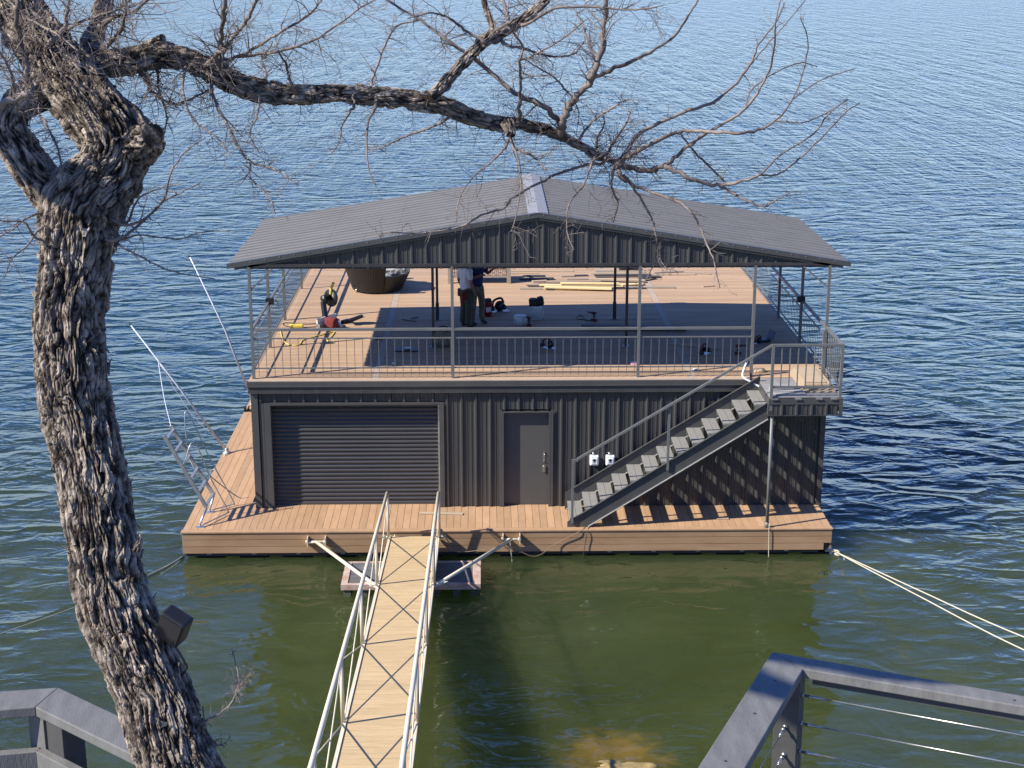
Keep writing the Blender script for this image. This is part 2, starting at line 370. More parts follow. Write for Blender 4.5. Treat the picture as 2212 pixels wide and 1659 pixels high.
# ================================================================ BOATHOUSE
bh = thing('boathouse', 'charcoal ribbed metal boathouse with flat tan roof deck standing on the floating dock', 'boathouse')
W = 12.19; WB = 15.0; ZT = 2.60
def wall(u0, u1, v0, v1, nm='front_wall_panel'):
    MB().corr(lambda u, v, h: (u, -h, v), u0, u1, v0, v1, off=.16).obj(nm, 'metal', bh)
GX0, GX1, GZ = .36, 3.95, 2.30     # roller door opening
DX0, DX1, DZ = 5.30, 6.32, 2.13    # walk door opening
m = MB(); F_ = lambda u, v, h: (u, -h, v)
m.corr(F_, .09, 4.06, GZ+.09, ZT, off=.16); m.corr(F_, 4.06, DX0-.06, .01, ZT, off=.16); m.corr(F_, DX0-.06, DX1+.06, DZ+.07, ZT, off=.16)
m.corr(F_, DX1+.06, W-.07, .01, ZT, off=.16)
m.obj('front_wall', 'metal', bh)
m = MB(); m.corr(lambda u, v, h: (-h, u, v), .06, WB, .01, ZT); m.obj('side_wall', 'metal', bh)
m = MB(); m.corr(lambda u, v, h: (W+h, u, v), .06, WB, .01, ZT); m.obj('side_wall', 'metal', bh)
m = MB(); m.corr(lambda u, v, h: (u, WB+h, v), 0, W, .01, ZT); m.obj('rear_wall', 'metal', bh)
m = MB()
m.box(-.045, .10, -.045, -.033, .005, ZT); m.box(-.045, -.033, -.032, .12, .005, ZT)
m.box(W-.07, W+.045, -.045, -.033, .005, ZT); m.box(W+.033, W+.045, -.032, .12, .005, ZT)
pieces(m, 'corner_trim', 'trim', bh)
# screws on the wall sheets
m = MB()
for k in range(40):
    xx = .16+k*.305+.15
    if xx > W-.15: break
    for zz in (.08, 1.25, 2.45):
        if (xx < 4.1 and zz < 2.4) or (DX0-.1 < xx < DX1+.1 and zz < 2.2): continue
        m.box(xx-.006, xx+.006, -.008, -.001, zz-.006, zz+.006)
pieces(m, 'screw', 'rail', bh)
# roller door
gd = MB().corr(lambda u, v, h: (v, .19-h, u), .02, GZ-.0, GX0-.02, GX1+.02, pitch=.0925, h=.028, kind='roll').obj('roller_door', 'slat', bh)
MB().box(GX0, GX1, .165, .185, .0, .05).obj('bottom_bar', 'trim', gd)
m = MB(); m.box(GX0-.012, GX0, -.05, .2, .0, GZ+.02); m.box(GX1, GX1+.012, -.05, .2, 0, GZ+.02)
m.box(GX0-.14, GX0-.013, -.05, -.036, 0, GZ+.08); m.box(GX1+.013, GX1+.10, -.05, -.036, 0, GZ+.08); m.box(GX0-.012, GX1+.012, -.05, .2, GZ+.021, GZ+.032)
m.box(GX0-.012, GX1+.012, -.052, -.037, GZ+.033, GZ+.085); m.box(GX0-.24, GX0-.15, -.02, -.005, 0, GZ+.08)
m.obj('roller_door_frame', 'trim', bh)
m = MB()
m.box(GX1-.035, GX1-.004, .13, .168, 0, GZ)
m.obj('door_track', 'alu', bh)
# walk door
dr = MB().box(DX0+.03, DX1-.03, .09, .135, .01, DZ-.02).obj('door', 'door', bh, bevel=.003)
m = MB(); m.tube(bez([(DX1-.12, .09, 1.18), (DX1-.12, .03, 1.165), (DX1-.12, .03, 1.03), (DX1-.12, .09, 1.0)], 4), .010, 6); m.box(DX1-.145, DX1-.095, .08, .0895, .97, 1.22)
m.obj('door_pull', 'steel', dr)
m = MB(); m.lathe((DX1-.12, .035, .88), [(.0, 0), (.034, 0), (.038, .02), (.04, .054)], 16, 'y'); m.box(DX1-.15, DX1-.09, .055, .0895, .76, .87)
m.obj('door_lock', 'steel', dr, bevel=.006)
m = MB(); m.box(DX0-.012, DX0+.028, -.045, .15, 0, DZ); m.box(DX1-.028, DX1+.012, -.045, .15, 0, DZ); m.box(DX0-.012, DX1+.012, -.045, .15, DZ+.001, DZ+.03)
m.box(DX0-.065, DX0-.013, -.042, -.034, 0, DZ+.075); m.box(DX1+.013, DX1+.065, -.042, -.034, 0, DZ+.075)
m.obj('door_frame', 'trim', bh)
MB().box(DX0+.02, DX1-.02, .136, .2, 0, DZ).obj('door_backing', 'black', bh)
# fascia trims round the roof deck
XT = 10.56
m = MB()
m.box(-.10, XT, -.10, -.085, 2.745, ZU-.012); m.box(-.10, XT, -.084, -.02, ZU-.03, ZU-.012)
m.box(-.115, XT-.0, -.115, -.101, 2.745, 2.76)
m.box(-.10, -.085, -.084, WB, 2.745, ZU-.012)
m.box(W+.085, W+.10, .1, WB, 2.745, ZU-.012)
m.obj('deck_fascia', 'trim', bh)
m = MB()
m.box(-.085, XT-.02, -.084, -.07, 2.61, 2.743); m.box(-.085, -.07, -.069, WB, 2.61, 2.743); m.box(W+.07, W+.085, .0, WB, 2.61, 2.743)
m.box(-.085, XT-.02, -.10, -.085, 2.60, 2.609)
m.obj('lower_fascia', 'metal', bh)
# the roof deck: three fields of boards, two seam boards, front border
ud = thing('x', 'x', 'x'); bpy.data.objects.remove(ud)
m = MB(); y = .05; i = 0
S1, S2 = 2.52, 9.28
while y < WB:
    y1 = y+.1305
    for a, b in ((-.075, S1-.004), (S1+.17, S2-.004), (S2+.17, W+.075)):
        j = 0; xx = a
        cuts = sorted(rnd.uniform(a+1, b-1) for _ in range(1 if b-a > 4 else 0))
        for c in cuts+[b]:
            m.box(xx, c-.002, y, y1, ZU-.028, ZU-rnd.uniform(0, .0015)); xx = c+.002
    y += .140
m.obj('roof_deck_boards', 'deckU', bh)
m = MB()
for a in (S1, S2): m.box(a, a+.166, .05, WB, ZU-.028, ZU+.001)
m.box(-.0845, XT, -.075, .045, ZU-.028, ZU+.001)
m.obj('seam_boards', 'seam', bh)
MB().box(-.07, W+.07, -.06, WB-.02, 2.62, ZU-.03).obj('roof_deck_frame', 'dark', bh)
# interior blocking so that nothing shines through
MB().box(.05, W-.05, .25, WB-.05, .0, 2.6).obj('inner_block', 'black', bh)

# wall outlets
for px, nm in ((1283.5, 'left'), (1318, 'right')):
    c = on(px, 993, 1, -.10)
    t = thing('outlet_box', 'white outlet box with dark emblem on ribbed wall, %s' % ('left of the pair' if nm == 'left' else 'right of the pair behind the stair'), 'electrical box', 'white outlet boxes on the boathouse wall', loc=c)
    MB().box(-.095, .095, -.055, .068, -.12, .10).obj('cover', 'white', t, bevel=.02)
    MB().box(-.07, .07, -.072, -.0555, -.085, .055).obj('front_plate', 'white', t, bevel=.008)
    m = MB(); a = [(.034*math.cos(q), -.0735, .004+.036*math.sin(q)) for q in np.linspace(0, math.pi, 9)]
    m.prism([(.034, -.0735, -.012)]+a+[(-.034, -.0735, -.012)], (0, -.003, 0)); m.box(-.006, .006, -.0765, -.0735, -.03, -.0125); m.box(-.032, .032, -.0765, -.0735, -.047, -.038)
    m.obj('emblem', 'black', t)
    MB().tube([(-.02, 0, .10), (-.02, 0, .165)], .022, 10).obj('conduit', 'alu', t)
    if nm == 'right': MB().tube(bez([(.09, -.03, -.03), (.15, -.05, -.06), (.11, -.03, -.2), (.16, 0, -.4)], 4), .008, 6).obj('cable', 'black', t)

# ================================================================ STAIRCASE + LANDING
st = thing('staircase', 'grey steel outside staircase rising from the walkway to the roof deck landing', 'staircase')
NY0, NY1 = -1.27, -.22
SX0, SX1 = 6.64, 10.80
rise = ZU/14; run = (SX1-SX0-.06)/13
sl = rise/run
for yy in (NY0, NY1):
    s_ = 1 if yy == NY0 else -1
    m = MB()
    o_ = .12 if s_ == 1 else .385; hh_ = .37
    sl2 = .633; zt = lambda x: o_+(x-SX0)*sl2; zb = lambda x: max(0.002, zt(x)-hh_)
    xb = SX0+(hh_-o_)/sl2
    poly = [(SX0, yy, .002), (SX0, yy, zt(SX0)), (SX0+.13, yy, zt(SX0+.13)), (SX1-.05, yy, zt(SX1-.05)), (SX1-.05, yy, zb(SX1-.05)), (max(xb, SX0+.01), yy, .002)]
    m.prism(poly, (0, .008, 0))
    a = Vector((SX0+.13, yy, zt(SX0+.13))); b = Vector((SX1-.05, yy, zt(SX1-.05)))
    e = -.03 if s_ == 1 else -.03
    m.beam(a+Vector((0, e+.012, 0)), b+Vector((0, e+.012, 0)), .055, .009)
    a2 = Vector((max(xb, SX0)+.04, yy, .018)); b2 = Vector((SX1-.05, yy, zb(SX1-.05)))
    o = m.obj('stringer', 'trim', st)
    m = MB(); m.beam(a2+Vector((0, e+.012, 0)), b2+Vector((0, e+.012, 0)), .06, .012); m.obj('flange', mat('pale_flange_edge', (.26, .26, .25), .4, (.2, .2, .19), 12), o)  # bottom flange in a paler grey than the stringer
tm = MB(); tm.box(0, .142, 0, NY1-NY0-.03, -.028, 0); tm.box(.150, .292, 0, NY1-NY0-.03, -.028, 0); tme = tm.mesh('tread'); tme.materials.append(mat('grey_tread', (.235, .225, .205), .75, (.19, .185, .17), 6, island=.06, bump=.001))
bmh = MB()
for q in (.0, .150): bmh.box(q+.01, q+.03, 0.02, NY1-NY0-.05, -.07, -.029)
bmh.box(.0, .292, .0, .012, -.14, -.030); bmh.box(.0, .292, NY1-NY0-.045, NY1-NY0-.033, -.14, -.030); bme = bmh.mesh('tread_bracket'); bme.materials.append(M['rail'])
for i in range(13):
    z = (i+1)*rise; xx = SX0+.05+i*run
    t = link('tread', tme, st, (xx, NY0+.014, z)); link('tread_bracket', bme, t, (0, 0, 0))
# hand rail
hr = [(SX0+.20, NY0-.03, .06), (SX0+.20, NY0-.03, 1.30)]
LX0, LX1, LY = 10.74, 12.18, -1.43
RZ = ZU+1.08
HX0, HZ0 = 6.74, 1.47
hz = lambda x: HZ0+(x-HX0)*(RZ-HZ0)/(LX0-HX0)
m = MB(); m.beam((HX0, NY0-.03, .10), (HX0, NY0-.03, HZ0), .05, .05, (0, 1, 0)); m.obj('newel_post', 'rail', st)
xm = on(1443.6, 960, 1, NY0-.03).x; m = MB(); m.beam((xm, NY0-.03, (xm-SX0)*.633-.05), (xm, NY0-.03, hz(xm)-.02), .05, .05, (0, 1, 0)); m.obj('newel_post', 'rail', st)
m = MB(); m.beam((HX0-.025, NY0-.03, HZ0+.012), (HX0+.11, NY0-.03, HZ0+.012), .045, .045); m.beam((HX0+.09, NY0-.03, hz(HX0+.06)), (LX0+.01, LY+.03, RZ), .045, .045); m.obj('handrail', 'rail', st)
# landing
m = MB(); yy = LY+.04
while yy < .0: m.box(LX0, LX1+.03, yy, yy+.134, ZU-.035, ZU-.006); yy += .14
m.obj('landing_boards', mat('grey_landing_boards', (.27, .26, .25), .75, (.2, .195, .19), 5, island=.1), st)
m = MB(); m.box(LX0-.02, LX1+.06, LY-.02, LY, ZU-.16, ZU-.04); m.box(LX1+.045, LX1+.06, LY, 0, ZU-.40, ZU-.04); m.box(LX0-.02, LX0-.005, LY, -.1, ZU-.40, ZU-.04)
m.box(LX0-.02, LX1+.06, LY-.03, LY-.021, ZU-.40, ZU-.385); m.box(LX1-.02, LX1+.06, LY-.035, LY-.031, ZU-.385, ZU-.04)
m.obj('landing_fascia', 'trim', st)
MB().corr(lambda u, v, h: (u, LY-h+.0, v), LX0-.01, LX1-.03, ZU-.385, ZU-.161, off=.02).obj('landing_skirt', 'metal', st)
m = MB()
for q in (.04, .52, .95, 1.25): m.box(LX0+q, LX0+q+.13, LY-.045, LY+.3, ZU-.06, ZU-.038)
pieces(m, 'landing_joist', 'rail', st)
m = MB(); m.tube([(LX0+.08, LY+.07, .0), (LX0+.08, LY+.07, ZU-.4)], .036, 12); m.tube([(LX0+.08, LY+.07, .0), (LX0+.08, LY+.07, .12)], .05, 12); m.obj('landing_post', 'rail', st)
m = MB(); m.beam((LX0+.03, LY+.02, ZU-.3), (LX0+.03, LY+.02, RZ+.02), .055, .055, (0, 1, 0)); m.obj('rail_post', 'rail', st)
m = MB(); m.beam((LX1+.0, LY+.02, ZU-.2), (LX1+.0, LY+.02, RZ+.02), .055, .055, (0, 1, 0)); m.obj('rail_post', 'rail', st)
m = MB(); m.beam((LX0, LY+.02, RZ), (LX1+.03, LY+.02, RZ), .05, .05); m.beam((LX1, LY+.05, RZ), (LX1, .1, RZ), .05, .05); m.obj('top_rail', 'rail', st)
m = MB(); m.beam((LX0+.06, LY+.02, ZU+.2), (LX1-.03, LY+.02, ZU+.2), .035, .045); m.beam((LX1, LY+.05, ZU+.2), (LX1, .1, ZU+.2), .035, .045); m.obj('bottom_rail', 'rail', st)
bal = MB().box(-.011, .011, -.011, .011, 0, RZ-ZU-.25).mesh('baluster'); bal.materials.append(M['rail'])
for i in range(7): link('baluster', bal, st, (LX0+.21+i*.168, LY+.02, ZU+.225))
for i in range(9): link('baluster', bal, st, (LX1, LY+.16+i*.16, ZU+.225))

# ================================================================ ROOF DECK RAILINGS
def railing(name, label, a, b, posts, n, bw=.006, top=1.07, mid=.88, low=.23):
    t = thing(name, label, 'railing'); a = Vector(a); b = Vector(b); d = (b-a)
    m = MB(); m.beam(a+Vector((0, 0, top)), b+Vector((0, 0, top)), .055, .05); m.obj('top_rail', 'rail', t)
    m = MB(); m.beam(a+Vector((0, 0, mid)), b+Vector((0, 0, mid)), .025, .025); m.obj('mid_rail', 'rail', t)
    m = MB(); m.beam(a+Vector((0, 0, low)), b+Vector((0, 0, low)), .025, .025); m.obj('bottom_rail', 'rail', t)
    bl = MB().box(-bw, bw, -bw, bw, .06, mid-.012).mesh('baluster'); bl.materials.append(M['rail'])
    pp = [q for q in posts]
    for i in range(n):
        p = a+d*((i+.5)/n)
        if any((p-Vector(q)).length < .05 for q in pp): continue
        link('baluster', bl, t, p)
    pm = MB().box(-.026, .026, -.026, .026, -.02, top-.03).mesh('rail_post'); pm.materials.append(M['rail'])
    for q in posts: link('rail_post', pm, t, q)
    return t
YP = .12
railing('deck_railing', 'grey metal railing along the front edge of the roof deck', (.05, YP, ZU), (10.58, YP, ZU), [], 62)
railing('deck_railing', 'long grey metal railing down the left side of the roof deck', (.02, YP+.06, ZU), (.02, 14.4, ZU), [(.02, 9.05, ZU), (.02, 12.0, ZU), (.02, 14.4, ZU)], 84, .0045)
railing('deck_railing', 'grey metal railing down the right side of the roof deck beside the landing', (12.17, -.02, ZU), (12.17, 14.4, ZU), [(12.10, -.03, ZU), (12.17, 9.05, ZU), (12.17, 12.0, ZU), (12.17, 14.4, ZU)], 84, .0045)
MB().beam((.1, 14.4, ZU+1.07), (12.1, 14.4, ZU+1.07), .055, .05).beam((.1, 14.4, ZU+.23), (12.1, 14.4, ZU+.23), .03, .03).beam((6, 14.4, ZU), (6, 14.4, ZU+1.04), .05, .05).obj('deck_railing', 'rail', label='plain grey railing across the far end of the roof deck, mostly behind the gable', category='railing')

# ================================================================ ROOF CANOPY
rc = thing('roof_canopy', 'grey ribbed metal gable roof on slim posts over the front of the roof deck', 'canopy')
EXL, EXR, EZ, RX, RZR = -.43, 12.60, 5.32, 6.05, 6.38
RY0, RY1 = .10, 5.75
def roofz(x): return EZ+(x-EXL)/(RX-EXL)*(RZR-EZ) if x < RX else EZ+(EXR-x)/(EXR-RX)*(RZR-EZ)
for x0, x1 in ((EXL, RX), (RX, EXR)):
    nx_ = -(RZR-EZ) if x0 == EXL else (RZR-EZ)
    n_ = Vector((nx_, 0, abs(x1-x0))).normalized()
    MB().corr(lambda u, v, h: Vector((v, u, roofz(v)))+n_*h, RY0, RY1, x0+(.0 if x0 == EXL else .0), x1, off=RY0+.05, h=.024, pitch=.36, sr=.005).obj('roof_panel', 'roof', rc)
c = .21
m = MB(); m.add([(RX-c, RY0-.03, roofz(RX-c)+.034), (RX, RY0-.03, RZR+.040), (RX+c, RY0-.03, roofz(RX+c)+.034), (RX-c, RY1+.02, roofz(RX-c)+.034), (RX, RY1+.02, RZR+.040), (RX+c, RY1+.02, roofz(RX+c)+.034),
       (RX-c, RY0-.03, roofz(RX-c)+.03), (RX, RY0-.03, RZR+.036), (RX+c, RY0-.03, roofz(RX+c)+.03), (RX-c, RY1+.02, roofz(RX-c)+.03), (RX, RY1+.02, RZR+.036), (RX+c, RY1+.02, roofz(RX+c)+.03)],
      [(0, 1, 4, 3), (1, 2, 5, 4), (6, 9, 10, 7), (7, 10, 11, 8), (0, 6, 7, 1), (1, 7, 8, 2), (3, 4, 10, 9), (4, 5, 11, 10), (0, 3, 9, 6), (2, 8, 11, 5)])
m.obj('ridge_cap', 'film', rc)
# valance (gable sheet) and rake trim
VB = 5.235
MB().corr(lambda u, v, h: (u, RY0+.07-h, v), -.13, 12.43, VB, lambda u: roofz(u)-.035, off=.06, h=.034).obj('gable_valance', 'metal', rc)
m = MB()
for a, b in ((EXL, RX), (RX, EXR)):
    A = Vector((a, RY0-.02, roofz(a)-.03)); B = Vector((b, RY0-.02, roofz(b)-.03))
    m.add([A+Vector((0, 0, -.035)), B+Vector((0, 0, -.035)), B+Vector((0, 0, .065)), A+Vector((0, 0, .065)), A+Vector((0, .012, -.035)), B+Vector((0, .012, -.035)), B+Vector((0, .012, .065)), A+Vector((0, .012, .065))],
          [(0, 1, 2, 3), (4, 7, 6, 5), (0, 4, 5, 1), (3, 2, 6, 7), (0, 3, 7, 4), (1, 5, 6, 2)])
    m.add([A+Vector((0, 0, .066)), B+Vector((0, 0, .066)), B+Vector((0, .10, .066)), A+Vector((0, .10, .066)), A+Vector((0, 0, .069)), B+Vector((0, 0, .069)), B+Vector((0, .10, .069)), A+Vector((0, .10, .069))],
          [(0, 3, 2, 1), (4, 5, 6, 7), (0, 1, 5, 4), (2, 3, 7, 6), (0, 4, 7, 3), (1, 2, 6, 5)])
m.obj('rake_trim', 'trim', rc)
m = MB()
for k in range(42):
    x = .06+k*.305-.0
    if x < 12.4: m.box(x-.009, x+.009, RY0+.028, RY0+.036, VB+.012, VB+.030); m.box(x-.009, x+.009, RY0-.028, RY0-.0205, roofz(x)-.005, roofz(x)+.013)
pieces(m, 'screw', 'alu', rc)
ROWS = [YP, 2.76, 5.45]
cm = MB().box(-.03, .03, -.03, .03, 0, VB+.05-ZU); cm = cm.mesh('column'); cm.materials.append(M['rail'])
cm_shaded = cm.copy(); cm_shaded.materials.clear(); cm_shaded.materials.append(M['dark'])  # inner posts: canopy shade put into the colour as a darker copy
for x in (.02, 4.25, 8.19, 10.61, 12.17): link('column', cm, rc, (x, YP, ZU))
bp = MB().box(-.09, .09, -.09, .09, 0, .012).mesh('base_plate'); bp.materials.append(M['rail'])
slv = MB().box(-.042, .042, -.042, .042, 0.012, .42).mesh('sleeve'); slv.materials.append(M['dark'])
for y in ROWS[1:]:
    for x in (.02, 12.17): link('column', cm, rc, (x, y, ZU))
    for x in ((3.75, 8.17) if y < 4 else (3.76, 8.12)):
        o = link('column', cm_shaded, rc, (x, y, ZU)); link('base_plate', bp, o)
        if y > 4: link('sleeve', slv, o)
m = MB(); m.beam((.02, YP, 4.78), (.52, YP, VB+.02), .035, .035); m.obj('knee_brace', 'rail', rc)
m = MB(); m.beam((12.17, YP, 4.80), (11.62, YP, VB+.02), .035, .035); m.obj('knee_brace', 'rail', rc)
m = MB()
for y in ROWS:
    for a, b in ((EXL+.15, RX), (RX, EXR-.15)):
        m.beam((a, y+.0, roofz(a)-.07), (b, y+.0, roofz(b)-.07), .05, .09)
    m.beam((.02, y, VB+.08), (12.17, y, VB+.08), .05, .06)
for x in (.02, 12.17): m.beam((x, RY0+.1, VB+.03), (x, RY1-.05, VB+.03), .06, .08)
for q in (1.6, 3.1, 4.6, 7.5, 9.1, 10.7): m.beam((q, RY0+.1, roofz(q)-.02), (q, RY1-.05, roofz(q)-.02), .05, .035)
pieces(m, 'roof_beam', 'dark', rc)
# small lamp brackets on the second row of edge posts
for x, s_, lb in ((.02, 1, 'small black lamp clamped to the left side railing'), (12.17, -1, 'small black lamp clamped to the right side railing')):
    m = MB(); z = ZU+1.13; m.box(x-.05*s_, x+.13*s_, 2.62, 2.74, z-.09, z+.05); m.tube(bez([(x+.1*s_, 2.68, z+.03), (x+.2*s_, 2.66, z-.02), (x+.24*s_, 2.66, z-.14)], 4), .007, 6)
    m.obj('clamp_lamp', 'black', bevel=.01, label=lb, category='lamp', group='lamps on the side railings')

# ================================================================ GANGWAY
gw = thing('gangway', 'cream painted truss gangway leading from the shore up to the dock edge', 'gangway')
GXL, GXR = 2.94, 3.95
gz = lambda y: -.08+(-1.5-y)*.1215
Y0, Y1 = -1.56, -19.0
m = MB(); y = Y0
while y > Y1:
    y1 = y-.20
    m.add([(GXL+.03, y, gz(y)), (GXR-.03, y, gz(y)), (GXR-.03, y1+.004, gz(y1)), (GXL+.03, y1+.004, gz(y1)), (GXL+.03, y, gz(y)-.03), (GXR-.03, y, gz(y)-.03), (GXR-.03, y1+.004, gz(y1)-.03), (GXL+.03, y1+.004, gz(y1)-.03)],
          [(0, 1, 2, 3), (7, 6, 5, 4), (0, 4, 5, 1), (1, 5, 6, 2), (2, 6, 7, 3), (3, 7, 4, 0)]); y = y1
m.obj('walking_surface', 'ply', gw)
m = MB()
for x in (GXL, GXR):
    m.beam((x, Y0, gz(Y0)-.03), (x, Y1, gz(Y1)-.03), .05, .10)
for k in range(26):
    y = Y0-.3-k*.66; m.beam((GXL, y, gz(y)-.07), (GXR, y, gz(y)-.07), .05, .05)
m.obj('side_channel', 'cream', gw)
JT = [-1.66, -5.05, -8.48, -11.9, -15.32, -18.75]
H = 1.0
for x in (GXL-.02, GXR+.02):
    m = MB(); m.tube([(x, JT[0]-.10, gz(JT[0])+H+.02)]+[(x, y, gz(y)+H) for y in JT[1:]], .034, 12); m.obj('top_chord', 'cream', gw)
    for j, y in enumerate(JT):
        m = MB(); m.tube([(x, y, gz(y)-.03), (x, y-(.1 if j == 0 else .0), gz(y)+H)], .030, 10); m.obj('upright', 'cream', gw)
    for j in range(len(JT)-1):
        a, b = JT[j], JT[j+1]
        m = MB(); m.tube([(x-.006, a, gz(a)+.0), (x-.006, b, gz(b)+H-.03)], .0105, 6); m.tube([(x+.012, a, gz(a)+H-.03), (x+.012, b, gz(b))], .0105, 6); m.obj('cross_rods', 'cream', gw)
    m = MB(); m.tube([(x-.11, Y0+.03, gz(Y0)-.03), (x+.13, Y0+.03, gz(Y0)-.03)], .028, 10)
    for q in (-.10, .12): m.lathe((x+q-.01, Y0+.03, gz(Y0)-.03), [(.0, 0), (.055, 0), (.055, .02), (0, .02)], 14, 'x')
    m.obj('hinge', 'cream', gw)
# outrigger braces to the dock skirt
for xs, xe, jx in ((1.23, 1.60, GXL-.04), (5.29, 5.64, GXR+.04)):
    xm_ = (xs+xe)/2; zc = -.19 if xs < 3 else -.16
    m = MB()
    yb = JT[1]
    m.tube([(jx, yb+.02, gz(yb)-.04), (xm_, YF-.12, zc)], .036, 12); m.obj('stay_tube', 'cream', gw)
    m = MB(); m.tube([(xs-.03, YF-.12, zc), (xe+.03, YF-.12, zc)], .028, 10)
    for q in (xs, xe): m.box(q-.008, q+.008, YF-.17, YF-.002, zc-.10, zc+.10); m.lathe((q-.035, YF-.12, zc), [(0, 0), (.042, 0), (.042, .022), (0, .022)], 12, 'x')
    m.obj('stay_bracket', 'cream', gw)
    sg = 1 if jx > 3.5 else -1
    m = MB(); m.prism([(jx, yb+.3, gz(yb+.3)-.045), (jx, yb-.05, gz(yb)-.045), (jx+sg*.24, yb+.22, gz(yb)-.05)], (0, 0, .012)); m.obj('gusset', 'cream', gw)

# pontoon under the gangway
pt = thing('pontoon', 'small low pontoon with grey top and worn red timber rim below the gangway', 'pontoon')
PX0, PX1, PY0, PY1, PZ = 2.08, 4.83, -3.42, -2.22, -.35
m = MB(); m.box(PX0, PX1, PY0, PY0+.09, PZ-.12, PZ); m.box(PX0, PX1, PY1-.06, PY1, PZ-.12, PZ); m.box(PX0, PX0+.13, PY0+.091, PY1-.061, PZ-.12, PZ); m.box(PX1-.16, PX1, PY0+.091, PY1-.061, PZ-.12, PZ)
m.obj('timber_rim', 'oldwood', pt, bevel=.006)
MB().box(PX0+.131, PX1-.161, PY0+.091, PY1-.061, PZ-.08, PZ-.02).obj('deck_sheet', 'mat', pt)
m = MB()
for q in (PX0+.05, PX0+.38, PX0+.72, PX1-.95, PX1-.55, PX1-.2): m.box(q, q+.15, PY0+.03, PY1-.05, -1.05, PZ-.121)
pieces(m, 'float_block', 'algae', pt, bevel=.01)

# ================================================================ SWIM LADDER, WHIPS, ROPES
ld = thing('swim_ladder', 'grey metal swim ladder folded up and leaning out over the dock left corner', 'ladder')
bL, bR = Vector((-1.05, -1.15, .03)), Vector((-1.0, -.27, .03))
kL = Vector(on(446, 1096, 1, -.95)); kR = Vector(on(462, 1070, 1, -.2))
tL = Vector(on(354, 941, 1, -.95)); tR = Vector(on(369, 920, 1, -.2))
for b_, k_, t_ in ((bL, kL, tL), (bR, kR, tR)):
    m = MB(); m.tube([b_, b_+Vector((0, .0, .05)), k_], .024, 10); m.beam(k_, t_, .075, .04, (0, 1, 0)); m.box(b_.x-.09, b_.x+.09, b_.y-.05, b_.y+.05, .003, .013)
    m.obj('side_rail', 'alu', ld)
for i in range(6):
    f = .02+i*.185; a = kL.lerp(tL, f); b = kR.lerp(tR, f)
    m = MB(); m.beam(a, b, .06, .03); m.obj('rung', 'alu', ld)
# hoops (hand holds)
for base, h1, h2, top in ((bL+Vector((.05, 0, .02)), on(491, 1108, 2, .05), on(418, 895+60, 1, -.75), kL.lerp(tL, .55)), (bR+Vector((.05, 0, .02)), on(503, 1089, 2, .05), on(402, 887, 1, -.1), kR.lerp(tR, .62))):
    h1 = Vector(h1); pts = [base, base.lerp(h1, .6), h1, h1+Vector((.0, .02, .08)), h1.lerp(Vector(h2), .5), Vector(h2), Vector(top)]
    m = MB(); m.tube(bez(pts, 5), .013, 8); m.obj('hand_hoop', 'alu', ld)
wb = Vector(on(490, 975, 2, .04))
mw = thing('mooring_whip', 'white mooring whip pole leaning out over the water, the one nearer the ladder', 'mooring whip', 'mooring whips on the left edge')
tip = Vector(on(282, 702, 1, wb.y-.3))
m = MB(); m.tube([wb, wb.lerp(tip, .5)+Vector((0, 0, .03)), tip], [.032, .024, .013], 8); m.obj('pole', 'whip', mw)
m = MB(); m.lathe((wb.x, wb.y, .003), [(.0, 0), (.10, 0), (.10, .012), (.05, .03), (.045, .12), (0, .12)], 12); m.obj('base_bracket', 'alu', mw)
m = MB(); m.tube([tip, tip+(tip-wb).normalized()*.06], .016, 8); m.obj('tip_cap', 'black', mw)
w2b = Vector(on(542, 716, 1, 7.9)); t2 = Vector(on(410, 555, 1, 7.4)); w2b0 = Vector((-1.25, 7.9, .03)); t2 = w2b0+(w2b-w2b0)*1.0
m2 = thing('mooring_whip', 'white mooring whip pole rising behind the left side railing, farther from the ladder', 'mooring whip', 'mooring whips on the left edge')
t2 = Vector(on(410, 555, 1, 7.6)); 
m = MB(); m.tube([w2b0, w2b0.lerp(t2, .5)+Vector((.08, 0, .04)), t2], [.032, .024, .014], 8); m.obj('pole', 'whip', m2)
m = MB(); m.lathe((w2b0.x, w2b0.y, .003), [(.0, 0), (.10, 0), (.10, .012), (.05, .03), (.045, .12), (0, .12)], 12); m.obj('base_bracket', 'alu', m2)
m = MB(); m.tube([t2, t2+Vector((-.03, 0, .05))], .016, 8); m.obj('tip_cap', 'black', m2)
q = wb.lerp(tip, .72)
m = MB(); m.tube(bez([q, q.lerp(tR, .55)+Vector((-.02, 0, -.05)), tR], 6), .008, 6); m.obj('whip_line', 'whip', label='white line from whip pole down to the top of the ladder', category='rope')
m = MB(); m.tube(bez([q, q.lerp(wb, .5)+Vector((-.06, 0, -.14)), wb+Vector((0, 0, .08))], 6), .007, 6); m.obj('whip_line', 'whip', label='white slack line running close along the whip pole', category='rope')
m = MB(); m.tube(bez([wb+Vector((0, 0, .1)), on(478, 1000, 2, -.1), on(452, 1018, 2, -.2), on(425, 1016, 1, .5), on(408, 990, 1, .2)], 6), .011, 6); m.obj('hanging_rope', 'whip', label='pale rope looping from whip base to the ladder over the water', category='rope')
# cleats
for p, lb in (((-1.28, 7.25, .003), 'dark cleat on the left walkway edge beside the boathouse wall'),):
    m = MB(); x, y, z = p; m.box(x-.03, x+.03, y-.05, y+.05, z, z+.05); m.tube([(x, y-.14, z+.08), (x, y+.14, z+.08)], .022, 8); m.box(x-.015, x+.015, y-.03, y+.03, z+.045, z+.075); m.box(x-.10, x-.06, y-.1, y+.1, -.1, .12)
    m.obj('cleat', 'black', label=lb, category='cleat')
